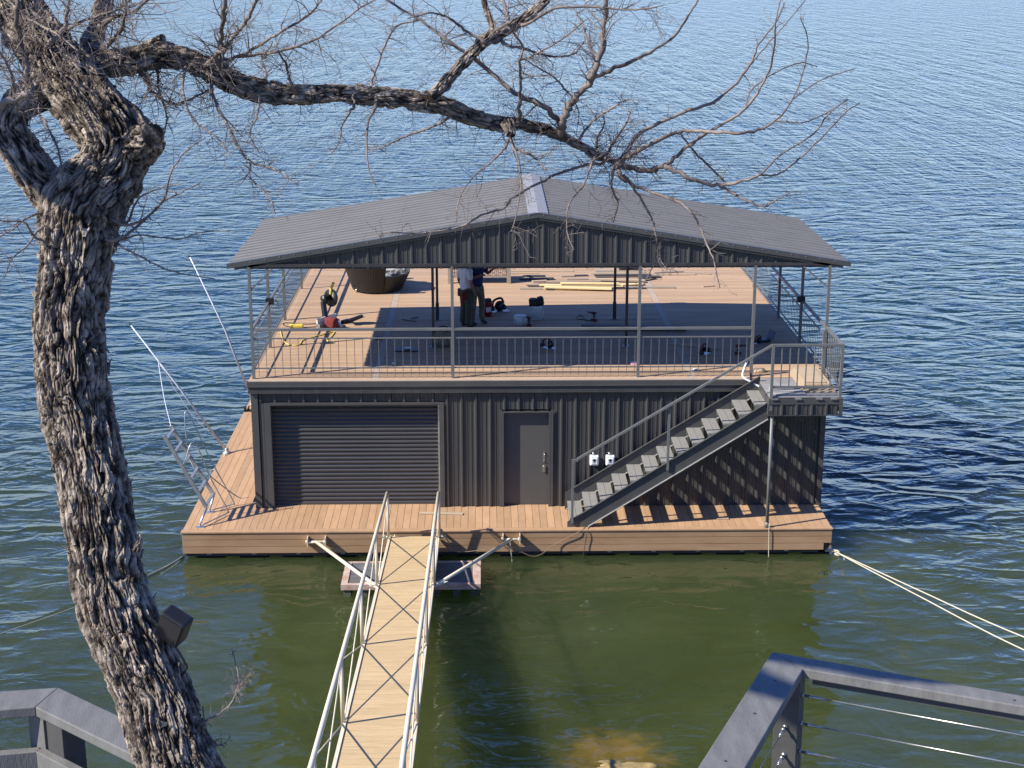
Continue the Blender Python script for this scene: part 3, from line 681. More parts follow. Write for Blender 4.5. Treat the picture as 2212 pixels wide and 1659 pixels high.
# mooring lines
A = Vector((XR+.08, YF+.10, -.55))
for py, dz, lb in ((1376, .9, 'upper pale mooring rope from dock right corner towards the shore'), (1404, .7, 'lower pale mooring rope from dock right corner towards the shore')):
    E_ = Vector(on(2212, py, 2, dz)); far = A+(E_-A)*1.7; far.z += .25
    pts = [A+Vector((0, 0, 0)), A.lerp(E_, .5)+Vector((0, 0, -.015)), E_, far]
    m = MB(); m.tube(bez(pts, 8), .011, 7); m.obj('mooring_rope', 'rope', label=lb, category='rope', group='mooring ropes at the right corner')
m = MB()
for k in range(5): m.tube(bez([A+Vector((-.06, 0, .05-.02*k)), A+Vector((.03+.01*k, -.05, .03)), A+Vector((.10, -.10, -.03*k+.02)), A+Vector((.02, -.03, -.05))], 4), .013, 6)
m.tube(bez([A+Vector((.15, -.3, -.03)), A+Vector((.17, -.35, -.12)), A+Vector((.13, -.4, -.22))], 4), .007, 6)
m.obj('rope_knot', 'rope', label='knotted pale rope tied round the dock right corner bracket', category='rope')
A = Vector((XL-.0, YF+.1, -.6)); E_ = Vector(on(160, 1312, 2, -.45)); E2 = Vector(on(0, 1369, 2, -.2)); E3 = Vector(on(-200, 1440, 2, .3))
m = MB(); m.tube(bez([A, A.lerp(E_, .5)+Vector((0, 0, -.03)), E_, E2, E3], 8), .006, 6); m.obj('mooring_line', 'rope', label='thin mooring line from dock left corner running behind the tree trunk', category='rope')
m = MB(); p = Vector(on(308, 1253, 2, ZW+.01)); m.tube(bez([A+Vector((0, 0, .03)), A.lerp(p, .5), p], 6), .018, 6); p2 = Vector(on(350, 1240, 2, ZW+.01)); m.tube(bez([A, A.lerp(p2, .5)+Vector((0, 0, -.02)), p2], 6), .014, 6)
for k in range(6):
    c_ = A.lerp(p, .1+k*.09); m.tube(bez([c_, c_+Vector((.04, .03, -.05)), c_+Vector((-.05, -.02, -.08))], 3), .011, 5)
m.obj('frayed_rope', mat('grey_frayed_rope', (.25, .27, .22), .9, (.12, .13, .1), 30), label='frayed grey rope hanging from dock left corner into the water', category='rope')
# cables at stair foot
m = MB(); m.tube(bez([(7.05, -1.2, .01), (6.9, YF-.03, -.02), on(1200, 1175, 1, YF-.05), on(1155, 1202, 1, YF-.25), on(1095, 1183, 1, YF-.3), on(985, 1192, 1, YF-.25), on(962, 1160, 1, YF-.2)], 6), .008, 6)
m.obj('loose_cable', mat('brown_cable', (.22, .15, .1), .7), label='brown cable drooping over the dock skirt from the stair foot', category='cable')
m = MB(); m.tube(bez([(7.1, -1.3, .012), (7.05, YF-.03, -.03), (7.0, YF-.04, -.35), (6.93, YF-.06, -.78)], 6), .007, 6)
m.obj('loose_cable', 'dark', label='short dark cable hanging straight down the dock skirt below the stair foot', category='cable')
m = MB(); m.tube(bez([(LX0+.12, LY+.03, .1), (LX0+.11, YF-.03, .0), (LX0+.12, YF-.035, -.4), (LX0+.13, YF-.05, -.8)], 6), .007, 6)
m.obj('pale_cord', 'rope', label='pale cord hanging over the skirt below the landing post', category='cord')
m = MB(); m.tube(bez([on(1101, 1163, 1, YF-.14), on(1103, 1185, 1, YF-.16), on(1106, 1215, 1, YF-.18), on(1104, 1235, 1, YF-.2)], 6), .007, 6)
m.obj('pale_cord', 'rope', label='pale cord hanging from the right stay bracket into the water', category='cord')

# ================================================================ THINGS ON THE ROOF DECK
def box_at(m, c, sx, sy, sz, rz=0, z0=0):
    ca, sa = math.cos(rz), math.sin(rz); c = Vector(c)
    vs = [(c.x+x*ca-y*sa, c.y+x*sa+y*ca, c.z+z0+z) for z in (0, sz) for y in (-sy/2, sy/2) for x in (-sx/2, sx/2)]
    return m.add(vs, [(0, 2, 3, 1), (4, 5, 7, 6), (0, 1, 5, 4), (2, 6, 7, 3), (0, 4, 6, 2), (1, 3, 7, 5)])
# wicker daybed
wk = thing('wicker_sofa', 'curved dark wicker sofa heaped with plastic-wrapped cushions on the roof deck', 'sofa', loc=(2.02, 9.05, ZU))
def arcwall(m, a0, a1, rx, ry, r2x, r2y, z0, z1, th, n=40, ribs=0):
    vs = []; fs = []
    for i in range(n+1):
        a = R(a0+(a1-a0)*i/n); rb = .005*(i % 2) if ribs else 0
        for rr, z in (((rx+rb, ry+rb), z0), ((r2x+rb, r2y+rb), z1), ((r2x-th, r2y-th), z1), ((rx-th, ry-th), z0)):
            vs.append((rr[0]*math.cos(a), rr[1]*math.sin(a), z))
    for i in range(n):
        b = i*4
        for k in range(4): fs.append((b+k, b+(k+1) % 4, b+4+(k+1) % 4, b+4+k))
    fs += [(3, 2, 1, 0), (n*4, n*4+1, n*4+2, n*4+3)]
    m.add(vs, fs)
m = MB(); arcwall(m, 95, 292, .64, .74, .94, 1.02, .04, .92, .12, 90, 1); m.obj('backrest', 'wicker', wk)
m = MB(); arcwall(m, -70, 96, .70, .74, .90, .92, .04, .46, .10, 60, 1); m.lathe((0, 0, .1), [(0, 0), (.58, 0), (.66, .28), (0, .28)], 40); m.obj('seat_base', 'wicker', wk)
m = MB()
for sx, sy in ((-.5, -.5), (.5, -.5), (-.5, .5), (.5, .5)): m.tube([(sx, sy, 0), (sx, sy, .1)], .02, 8)
pieces(m, 'foot', 'alu', wk)
def crumple(c, sx, sy, sz, seed, n=26):
    m = MB(); vs = []; fs = []
    for j in range(n+1):
        ph = math.pi*j/n
        for i in range(n*2):
            th = math.pi*i/n
            d = Vector((math.sin(ph)*math.cos(th), math.sin(ph)*math.sin(th), math.cos(ph)))
            q = Vector([math.copysign(abs(a)**.55, a) for a in d])
            k = 1+.22*noise.noise(d*2.2+Vector((seed, 0, 0)))+.12*noise.noise(d*6+Vector((seed, 5, 0)))
            vs.append((c[0]+q.x*sx*k, c[1]+q.y*sy*k, c[2]+q.z*sz*k))
    for j in range(n):
        for i in range(n*2):
            a = j*2*n+i; b = j*2*n+(i+1) % (2*n); fs.append((a, b, b+2*n, a+2*n))
    m.add(vs, fs, True); return m
crumple((.2, .05, .50), .62, .6, .16, 3).obj('wrapped_cushion', 'plasticwrap', wk)
crumple((.62, -.28, .58), .26, .25, .11, 9).obj('wrapped_cushion', 'plasticwrap', wk)
crumple((.58, .0, .66), .16, .10, .04, 12).obj('film_scrap', 'pink', wk)
crumple((.05, .5, .66), .5, .12, .05, 15).obj('pale_board', 'yellowwood', wk)
# woven loveseat seen from behind
ls = thing('lattice_bench', 'taupe framed bench with woven brown lattice back behind the two workers', 'bench', loc=(4.78, 9.68, ZU))
m = MB()
for x, y in ((-.80, 0), (.80, 0), (-.80, .75), (.80, .75)): m.box(x-.055, x+.055, y-.05, y+.05, 0, .98 if y == 0 else .62)
pieces(m, 'frame_post', 'tanframe', ls)
m = MB(); m.box(-.744, .744, -.03, .03, .16, .21); m.box(-.744, .744, -.03, .03, .90, .95); m.box(-.744, .744, .72, .78, .3, .36)
for x in (-.8, .8): m.box(x-.04, x+.04, .051, .699, .56, .61); m.box(x-.03, x+.03, .051, .699, .30, .35)
pieces(m, 'frame_rail', 'tanframe', ls)
m = MB()
for i in range(29):
    x = -.72+i*.0515; m.box(x-.011, x+.011, -.012, .0, .215, .895)
for i in range(13):
    z = .24+i*.0535; 
    for k in range(14):
        if (i+k) % 2: x = -.735+k*.105; m.box(x, x+.104, -.018, -.0125, z-.012, z+.012)
m.obj('lattice_back', 'lattice', ls)
MB().box(-.73, .73, .05, .71, .37, .46).obj('seat', 'black', ls)
# miter saw
ms = thing('miter_saw', 'white and black miter saw with yellow handle on sunlit deck boards', 'power saw', loc=on(716, 706, 2, ZU))
ms.scale = (1.3, 1.3, 1.3); ms.rotation_euler.z = .95
m = MB(); m.lathe((0, 0, 0.03), [(0, 0), (.17, 0), (.18, .05), (.15, .07), (0, .07)], 24); m.box(-.28, .28, .04, .12, .02, .09); m.box(-.04, .04, -.25, -.05, .03, .07); m.obj('base', 'alu', ms)
m = MB(); m.box(-.27, -.04, .10, .125, .09, .19); m.box(.04, .27, .10, .125, .09, .19); pieces(m, 'fence', 'white', ms, bevel=.004)
m = MB(); m.beam((.0, .14, .08), (.02, .20, .46), .07, .09, (1, 0, 0)); m.beam((.02, .2, .46), (.08, -.05, .60), .06, .07); m.obj('arm', 'black', ms, bevel=.01)
m = MB(); m.lathe((.035, .02, .56), [(.0, 0), (.15, 0), (.155, .02), (.13, .04), (0, .05)], 28, 'x'); m.obj('blade_guard', 'alu', ms)
m = MB(); m.lathe((.028, .02, .54), [(0, 0), (.165, 0), (.165, .004), (0, .004)], 32, 'x'); m.obj('blade', 'black', ms)
m = MB(); m.lathe((-.16, .05, .56), [(0, 0), (.06, 0), (.065, .02), (.065, .16), (.05, .18), (0, .18)], 18, 'x'); m.obj('motor', 'black', ms)
m = MB(); m.tube(bez([(.03, .02, .60), (.02, -.01, .73), (.03, -.06, .84)], 4), .026, 8); m.obj('handle', 'cord', ms)
crumple((-.13, -.12, .12), .09, .12, .10, 21, 14).obj('dust_bag', 'redcloth', ms)
m = MB(); m.box(.30, .48, -.05, .03, 0.0, .06); m.beam((.48, -.01, .03), (.95, .06, .02), .05, .04); m.obj('extension_arm', 'black', ms)
# yellow adapter + cord
c = on(640, 708, 2, ZU)
m = MB(); box_at(m, c, .34, .12, .09, .05); m.obj('power_adapter', 'cord', bevel=.025, label='yellow cord end block lying beside the saw on the left deck', category='adapter')
m = MB()
m.tube(bez([on(x, y, 2, ZU+.012) for x, y in ((655, 708), (690, 704), (706, 694))], 5), .010, 6)
m.tube(bez([on(x, y, 2, ZU+.012) for x, y in ((625, 706), (612, 702), (618, 697), (660, 700), (700, 698))], 5), .008, 6)
m.obj('tool_lead', 'black', label='black lead joining the yellow block to the miter saw', category='cord')
m = MB(); m.tube(bez([on(x, y, 2, ZU+.014) for x, y in ((606, 712), (609, 728), (618, 741), (632, 746), (648, 744), (656, 734), (700, 722), (722, 716), (716, 727), (706, 735), (722, 740))], 6), .013, 6)
m.obj('extension_cord', 'cord', label='yellow extension cord curling on deck near the left front corner', category='cord')

# ---------------- people
def skin_body(name, J, E, material, parent, sub=2, root=0):
    me = bpy.data.meshes.new(name); me.from_pydata([j[0] for j in J], E, [])
    o = bpy.data.objects.new(name, me); col.objects.link(o)
    sm = o.modifiers.new('skin', 'SKIN'); sm.use_smooth_shade = True
    if not me.skin_vertices: me.skin_vertices.new()
    for i, j in enumerate(J):
        r_ = j[1]; r_ = (r_, r_) if isinstance(r_, float) else r_
        me.skin_vertices[0].data[i].radius = r_; me.skin_vertices[0].data[i].use_root = (i == root)
    ss = o.modifiers.new('sub', 'SUBSURF'); ss.levels = sub; ss.render_levels = sub
    dg = bpy.context.evaluated_depsgraph_get(); dg.update()
    m2 = bpy.data.meshes.new_from_object(o.evaluated_get(dg)); bpy.data.objects.remove(o); bpy.data.meshes.remove(me)
    m2.materials.clear(); m2.materials.append(M[material]); m2.polygons.foreach_set('use_smooth', [True]*len(m2.polygons))
    o = bpy.data.objects.new(name, m2); col.objects.link(o); o.parent = parent; return o
def person(label, loc, rz, shirt, trousers, armL, armR, stance=.11, extra=None):
    """figure faces -y locally; 1.76 m; arms = (elbow, wrist) local points"""
    t = thing('person', label, 'person', loc=loc, rz=rz)
    s = stance
    sh = .185
    J = [((0, 0, .94), (.115, .085)), ((0, 0, 1.10), (.125, .09)), ((0, -.01, 1.28), (.15, .10)), ((0, 0, 1.42), (.13, .085)), ((0, 0, 1.50), .055), ((0, -.01, 1.55), .055), ((0, -.015, 1.66), (.078, .095)), ((0, -.012, 1.74), (.06, .075))]
    E = [(0, 1), (1, 2), (2, 3), (3, 4), (4, 5), (5, 6), (6, 7)]
    def add(p, r_, par): J.append((tuple(p), r_)); E.append((par, len(J)-1)); return len(J)-1
    arms = []
    for sd_, (el, wr) in ((-1, armL), (1, armR)):
        a = add((sd_*sh, 0, 1.41), .055, 3); b = add(el, .042, a); c_ = add(wr, .030, b)
        d = (Vector(wr)-Vector(el)).normalized()
        p = Vector(wr)+d*.05; pc = add(p, (.034, .02), c_)
        side = d.cross(Vector((0, 1, .15))).normalized()
        for k in range(4):
            q = p+d*.035+side*(.021-.014*k)
            f1 = add(q, .0095, pc); f2 = add(q+d*(.035-.004*abs(k-1)), .0085, f1); add(q+d*(.058-.006*abs(k-1))+Vector((0, -.014, 0)), .0075, f2)
        th = add(Vector(wr)+d*.03+side*.038, .011, c_); add(Vector(wr)+d*.065+side*.05, .009, th)
        arms.append((el, wr))
    for sd_ in (-1, 1):
        h = add((sd_*.095, 0, .88), .085, 0); k_ = add((sd_*(s), -.02, .48), .058, h); a = add((sd_*(s+.01), .015, .09), .04, k_); add((sd_*(s+.03), -.10, .035), (.04, .03), a)
    skin_body('body', J, E, 'skin', t)
    # face
    m = MB()
    for x in (-.032, .032): m.lathe((x, -.105, 1.665), [(0, -.008), (.010, -.006), (.012, 0), (.008, .006), (0, .008)], 8)
    m.obj('eyes', 'black', t)
    m = MB(); m.tube([(0, -.10, 1.66), (0, -.128, 1.635)], [.009, .014], 8); m.tube([(-.022, -.103, 1.60), (.022, -.103, 1.60)], .006, 6)
    for x in (-.08, .08): m.lathe((x, -.01, 1.645), [(0, -.028), (.010, -.015), (.012, .01), (0, .03)], 8)
    m.obj('face_features', 'skin', t)
    m = MB(); m.lathe((0, 0.0, 1.68), [(.088, 0), (.096, .03), (.090, .07), (.065, .105), (.03, .12), (0, .122)], 20); m.obj('hair', 'hair', t)
    # shirt
    J2 = [((0, 0, .86), (.172, .135)), ((0, 0, 1.06), (.160, .125)), ((0, -.01, 1.28), (.178, .125)), ((0, 0, 1.42), (.15, .10)), ((0, 0, 1.475), .07)]
    E2 = [(0, 1), (1, 2), (2, 3), (3, 4)]
    for sd_, (el, wr) in ((-1, armL), (1, armR)):
        J2.append(((sd_*sh, 0, 1.405), .075)); E2.append((3, len(J2)-1)); mid = Vector((sd_*sh, 0, 1.405)).lerp(Vector(el), .85); J2.append((tuple(mid), .068)); E2.append((len(J2)-2, len(J2)-1))
    skin_body('shirt', J2, E2, shirt, t)
    J3 = [((0, 0, 1.02), (.150, .112)), ((0, 0, .90), (.155, .122))]; E3 = [(0, 1)]
    for sd_ in (-1, 1):
        J3.append(((sd_*.095, 0, .84), .105)); E3.append((1, len(J3)-1)); J3.append(((sd_*s, -.02, .48), .085)); E3.append((len(J3)-2, len(J3)-1)); J3.append(((sd_*(s+.01), .01, .24), .078)); E3.append((len(J3)-2, len(J3)-1)); J3.append(((sd_*(s+.01), .012, .07), .074)); E3.append((len(J3)-2, len(J3)-1))
    skin_body('trousers', J3, E3, trousers, t)
    for sd_ in (-1, 1):
        x = sd_*(s+.015)
        J4 = [((x, .05, .05), (.05, .045)), ((x, -.03, .05), (.052, .045)), ((x+sd_*.01, -.13, .04), (.052, .036)), ((x+sd_*.012, -.18, .034), (.042, .028))]
        skin_body('shoe', J4, [(0, 1), (1, 2), (2, 3)], 'leather', t)
    return t
pA = person('person in white shirt and dark work trousers standing with back half turned under the canopy', on(1006, 706, 2, ZU), R(125), 'whitecloth', 'olive',
            ((-.27, .03, 1.13), (-.25, -.08, .90)), ((.26, .02, 1.12), (.25, -.10, .88)), .10)
m = MB(); m.box(-.20, -.13, .05, .19, .72, .93); m.prism([(-.19, .12, .92), (-.19, .22, .90), (-.19, .20, .58), (-.19, .15, .62)], (.05, 0, 0)); m.box(.13, .2, -.1, .1, .74, .93)
pieces(m, 'tool_pouch', 'redcloth', pA, bevel=.015)
pB = person('person in navy shirt and khaki camouflage trousers standing beside the red bucket', on(1031, 699, 2, ZU), R(35), 'navycloth', 'khaki',
            ((-.25, -.05, 1.16), (-.10, -.27, 1.24)), ((.27, -.06, 1.22), (.24, -.30, 1.36)), .13)

# ---------------- buckets and tools
rb = thing('bucket', 'red plastic bucket with a pale label standing beside the workers', 'bucket', loc=on(1051, 682, 2, ZU))
m = MB(); m.lathe((0, 0, 0), [(.0, 0), (.125, 0), (.14, .30), (.15, .31), (.152, .37), (.138, .37), (.115, .03), (0, .03)], 28); m.obj('shell', 'redp', rb)
m = MB(); a0 = [(.1385*math.cos(a), .1385*math.sin(a)) for a in np.linspace(R(-95), R(-40), 8)]
m.add([(x, y, z) for z in (.12, .24) for x, y in a0]+[(x*1.012, y*1.012, z) for z in (.12, .24) for x, y in a0], [(i, i+1, i+9, i+8) for i in range(7)]+[(16+i, 24+i, 25+i, 17+i) for i in range(7)]+[(i, 16+i, 17+i, i+1) for i in range(7)]+[(8+i, 9+i, 25+i, 24+i) for i in range(7)]); m.obj('label_sticker', 'white', rb)
m = MB(); box_at(m, (0.03, 0, .3), .16, .12, .14, .4); box_at(m, (-.08, .02, .3), .08, .1, .1, 1); m.obj('contents', 'leather', rb, bevel=.02)
wb_ = thing('bucket', 'white bucket stuffed with a dark tool bag on shaded deck', 'bucket', loc=on(1158, 689, 2, ZU))
m = MB(); m.lathe((0, 0, 0), [(.0, 0), (.128, 0), (.145, .30), (.155, .31), (.157, .35), (.142, .35), (.12, .03), (0, .03)], 28); m.obj('shell', 'white', wb_)
crumple((-.06, 0, .42), .12, .12, .10, 31, 16).obj('tool_bag', 'leather', wb_); crumple((.10, .02, .44), .09, .11, .11, 37, 16).obj('tool_bag', 'leather', wb_)
m = MB(); m.tube(bez([(.155, 0, .30), (.17, -.1, .1), (.08, -.16, .03), (-.1, -.16, .03)], 5), .006, 6); m.obj('handle', 'white', wb_)
sb = thing('bucket', 'small squat white tub with dark tools piled against it', 'bucket', loc=on(1124, 700, 2, ZU))
m = MB(); m.lathe((0, 0, 0), [(.0, 0), (.14, 0), (.16, .17), (.165, .2), (.15, .2), (.12, .03), (0, .03)], 24); m.obj('shell', 'white', sb)
MB().box(-.13, .13, -.13, .05, .19, .24).obj('folded_cloth', 'white', sb, bevel=.02)
def tool(name, label, px, py, seed, n=5, spread=.16, mats=('black', 'alu', 'black', 'redp', 'black'), cat='tool'):
    r_ = random.Random(seed); t = thing(name, label, cat, loc=on(px, py, 2, ZU))
    return t, r_
def circ_saw(label, px, py, rz, s=1.):
    t = thing('circular_saw', label, 'power saw', loc=on(px, py, 2, ZU), rz=rz); t.scale = (s, s, s)
    MB().box(-.15, .15, -.07, .09, .0, .008).obj('shoe_plate', 'alu', t)
    m = MB(); m.lathe((0, .02, .09), [(0, 0), (.085, 0), (.09, .02), (.08, .045), (0, .05)], 22, 'y'); m.obj('blade_guard', 'black', t)
    m = MB(); m.lathe((0.02, -.13, .10), [(0, 0), (.045, 0), (.05, .02), (.05, .14), (0, .15)], 16, 'y'); m.obj('motor', 'black', t)
    m = MB(); m.tube(bez([(.05, -.02, .16), (.0, -.02, .235), (-.12, -.02, .20), (-.15, -.02, .10)], 5), .02, 8); m.obj('handle', 'maroon', t)
    MB().box(-.22, -.12, -.06, .03, .03, .10).obj('battery', 'black', t, bevel=.01)
    return t
circ_saw('dark circular saw at the shadow edge just right of the red bucket', 1081, 673, .3, 1.5)
circ_saw('dark circular saw lying under the railing near the middle of the deck', 1186, 752, -.5, 1.0)
circ_saw('black and silver circular saw in front of the short pale plank', 1521, 765, .9, 1.1)
circ_saw('small trim saw just behind the right front post', 1640, 742, .2, .8)
def drill(label, px, py, rz, lie=False):
    t = thing('cordless_drill', label, 'drill', loc=on(px, py, 2, ZU), rz=rz)
    m = MB(); m.lathe((-.1, 0, .20), [(0, 0), (.032, 0), (.034, .12), (.025, .15), (.02, .20), (0, .205)], 14, 'x'); m.obj('body', 'maroon', t)
    MB().beam((-.04, 0, .18), (-.06, 0, .07), .036, .045).obj('grip', 'black', t, bevel=.006)
    MB().box(-.12, .02, -.04, .04, .0, .065).obj('battery', 'maroon', t, bevel=.008)
    m = MB(); m.lathe((.105, 0, .20), [(0, 0), (.02, 0), (.012, .05), (.004, .06), (.004, .10), (0, .1)], 10, 'x'); m.obj('chuck', 'black', t)
    return t
drill('red and black cordless drill standing on shaded deck near the middle post', 1280, 693, 2.4)
drill('red cordless drill standing upright beside the right front post', 1598, 765, .2)
drill('dark cordless drill beside the small white tub', 1141, 703, 1.9)
# open case
t = thing('tool_case', 'small open black case lying near the right side of the shaded deck', 'case', loc=on(1650, 738, 2, ZU), rz=.3)
MB().box(-.13, .13, -.1, .1, 0, .06).obj('tray', 'black', t, bevel=.006)
MB().beam((.14, 0, .05), (.22, 0, .25), .2, .02, (0, 1, 0)).obj('lid', mat('grey_lid', (.15, .16, .2), .4), t)
# flat tray, camera-side
t = thing('work_mat', 'flat dark tray with a small tool on it left of the bag', 'tray', loc=on(878, 757, 2, ZU))
MB().box(-.27, .27, -.14, .14, 0, .03).obj('panel', 'black', t, bevel=.006); MB().box(-.05, .1, -.04, .05, .031, .07).obj('small_tool', 'alu', t, bevel=.01)
bg_ = thing('tool_bag', 'camouflage tool bag standing behind the second front post', 'bag', loc=on(958, 748, 2, ZU))
crumple((0, 0, .2), .24, .15, .19, 44, 18).obj('bag_body', 'khaki', bg_)
m = MB(); m.tube(bez([(-.14, 0, .33), (-.08, 0, .46), (.08, 0, .46), (.14, 0, .33)], 5), .014, 6); m.obj('bag_handle', 'black', bg_)
c = on(818, 733, 2, ZU); m = MB(); box_at(m, c, .16, .12, .07, .2); m.obj('battery_pack', 'black', bevel=.01, label='small black battery pack on deck left of the flat tray', category='battery')
for (x0, y0, x1, y1, lb) in ((868, 690, 899, 694, 'thin dark pry bar lying in front of the left pale seam board'), (888, 688, 902, 685, 'short dark chisel lying behind the pry bar')):
    a, b = on(x0, y0, 2, ZU+.012), on(x1, y1, 2, ZU+.012); MB().beam(a, b, .03, .016).obj('hand_tool', 'black', label=lb, category='tool')
m = MB(); m.tube(bez([on(x, y, 2, ZU+.012) for x, y in ((1276, 693), (1265, 691), (1262, 684), (1252, 681), (1246, 686), (1252, 690), (1262, 689))], 6), .010, 6); m.obj('air_hose', 'black', label='short dark hose curled beside the middle drill', category='hose')
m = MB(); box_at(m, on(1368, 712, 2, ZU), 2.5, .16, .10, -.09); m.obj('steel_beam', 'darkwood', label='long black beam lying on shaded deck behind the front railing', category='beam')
# boards
def board(x0, y0, x1, y1, mt, label, lift=0., w=.12, t=.03):
    a, b = on(x0, y0, 2, ZU+t/2+lift), on(x1, y1, 2, ZU+t/2+lift)
    MB().beam(a, b, w, t).obj('board', mt, bevel=.003, label=label, category='board', group='boards lying on the roof deck')
board(1447, 741, 1552, 752, 'tanwood', 'short pale plank lying in shade near the right seam board', w=.09)
board(1518, 619, 1543, 617, 'tanwood', 'tiny pale offcut lying alone on sunlit deck at right', w=.07)
T = lambda x, y: (1097.2+x/5.04, 559.6+y/5.04)
BL = [((400, 302, 1130, 322), 'yellowwood', 'broad fresh yellow plank along the front of the lumber pile', .05, .20), ((390, 318, 1125, 330), 'yellowwood', 'front yellow plank at the bottom of the lumber pile', .01, .16),
      ((340, 282, 1250, 292), 'yellowwood', 'longest yellow plank in the middle of the lumber pile', .06, .14), ((570, 262, 1210, 268), 'yellowwood', 'raised yellow plank on top of the lumber pile', .12, .14),
      ((1220, 280, 1480, 268), 'yellowwood', 'short yellow plank at the right end of the lumber pile', .02, .14),
      ((130, 321, 395, 321), 'greywood', 'grey board sticking out at the left front of the lumber pile', 0, .14), ((1180, 308, 1820, 308), 'greywood', 'long grey board reaching right of the lumber pile', 0, .14),
      ((420, 330, 500, 331), 'darkwood', 'dark stub end below the front yellow plank', 0, .08), ((220, 293, 390, 295), 'darkwood', 'thin dark strip at the left of the lumber pile', .0, .07), ((1130, 322, 1500, 318), 'darkwood', 'dark strip between the two interior posts in the pile', .0, .07),
      ((195, 272, 340, 276), 'tanwood', 'short tan board end at left of the pile behind the thin dark strip', .02, .1), ((265, 244, 425, 236), 'tanwood', 'tan board end left of the pile nearest the black planks', .04, .12), ((420, 250, 1010, 244), 'greywood', 'grey board just behind the raised yellow plank', .04, .10),
      ((640, 220, 880, 216), 'greywood', 'middle short grey board of the pile', .0, .12), ((880, 214, 1490, 232), 'tanwood', 'long tan board behind the yellow planks', .05, .14), ((580, 188, 722, 184), 'greywood', 'small grey board left of the pile centre', 0, .12), ((725, 180, 872, 178), 'darkwood', 'small dark board left of the pile centre', 0, .12),
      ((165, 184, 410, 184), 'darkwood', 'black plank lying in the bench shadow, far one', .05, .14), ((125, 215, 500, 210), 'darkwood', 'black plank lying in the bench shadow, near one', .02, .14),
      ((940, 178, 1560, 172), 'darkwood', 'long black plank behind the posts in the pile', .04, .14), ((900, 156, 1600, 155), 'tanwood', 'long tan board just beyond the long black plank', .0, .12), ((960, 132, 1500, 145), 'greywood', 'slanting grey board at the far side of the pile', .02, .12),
      ((945, 120, 1490, 120), 'tanwood', 'far tan board with square end at right of the pile', .0, .12), ((848, 102, 1180, 106), 'tanwood', 'far tan board nearest the gable at centre', .0, .12), ((1180, 78, 1430, 78), 'greywood', 'top of the small far stack between the posts', .10, .3), ((1180, 95, 1430, 95), 'tanwood', 'bottom of the small far stack between the posts', .0, .3),
      ((1430, 170, 2040, 166), 'tanwood', 'long tan board reaching far right of the pile', .0, .1), ((1590, 150, 1910, 136), 'greywood', 'thin grey board beyond the far right tan board', .0, .07), ((1940, 146, 2205, 162), 'greywood', 'thin slanting grey strip farthest right', .0, .05),
      ((1430, 222, 1590, 190), 'darkwood', 'black offcut at the right end of the pile', .05, .14), ((1540, 200, 1660, 192), 'darkwood', 'blocky black offcut right of the pile', .0, .16), ((18, 130, 710, 130), 'tanwood', 'long tan board running left from the pile behind the bench', .0, .08), ((18, 153, 330, 153), 'tanwood', 'pale strip beside the bench at the shadow edge', .0, .06)]
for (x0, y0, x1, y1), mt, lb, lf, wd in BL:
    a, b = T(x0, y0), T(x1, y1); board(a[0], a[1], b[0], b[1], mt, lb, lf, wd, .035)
# rags and scraps near the front edge
for px, py, mt, lb, nm, s_ in ((1640, 803, 'tanwood', 'crumpled tan rag on the deck edge by the stair top', 'rag', .09), (1371, 787, 'pink', 'pink and white glove beside the third front post', 'glove', .07), (1502, 799, 'white', 'small white scrap on the deck edge below the railing', 'scrap', .035), (850, 786, 'white', 'small white scrap on the deck edge near the left seam board', 'scrap', .03)):
    c = on(px, py, 2, ZU); crumple((c.x, c.y, ZU+s_*.35), s_*1.4, s_, s_*.5, px, 10).obj(nm, mt, label=lb, category=nm)
m = MB(); m.tube(bez([(10.52, .16, ZU+.32), (10.45, .05, ZU+.2), (10.40, -.12, ZU+.06), (10.62, -.2, ZU-.06), (10.8, -.26, ZU-.16)], 6), .022, 8); m.obj('conduit_hose', 'white', label='white flexible hose dropping over the deck edge at the stair top', category='hose')
# debris on the walkway
for x0, y0, x1, y1, w_, lb in ((906, 1108, 1000, 1110, .10, 'thin split offcut lying on the walkway in front of the roller door'), (1548, 1120, 1574, 1120, .07, 'small pale offcut on the sunlit walkway below the staircase'), (1203, 1088, 1212, 1088, .05, 'pale chip against the wall beside the stair foot'), (1408, 1086, 1440, 1088, .07, 'pinkish offcut against the wall under the staircase')):
    a, b = on(x0, y0, 2, .015), on(x1, y1, 2, .015); MB().beam(a, b, w_, .022).obj('offcut', 'tanwood', bevel=.003, label=lb, category='offcut', group='offcuts on the walkway')
# stacked deck boards on the landing
for k in range(5):
    z = ZU+.0+k*.03
    for j in range(6-k//2):
        x = 11.48+j*.113+k*.02; MB().box(x, x+.110, -1.12+.07*k, .42-.03*k, z, z+.026).obj('deck_board', 'tanwood', bevel=.002, label='pale grooved deck board in the stack on the landing right side', category='deck board', group='deck boards stacked crosswise on the landing')
for k, (x1, y, lb) in enumerate(((11.5, -1.33, 'front grey deck board lying lengthwise on the landing'), (11.46, -1.18, 'middle grey deck board lying lengthwise on the landing'), (11.44, -1.02, 'rear grey deck board lying lengthwise on the landing'))):
    MB().box(LX0+.07, x1, y, y+.135, ZU, ZU+.026+.022*k).obj('deck_board', mat('grey_board_%d' % k, (.34, .32, .30), .7, (.28, .27, .25), 4), bevel=.002, label=lb, category='deck board', group='grey deck boards on the landing')

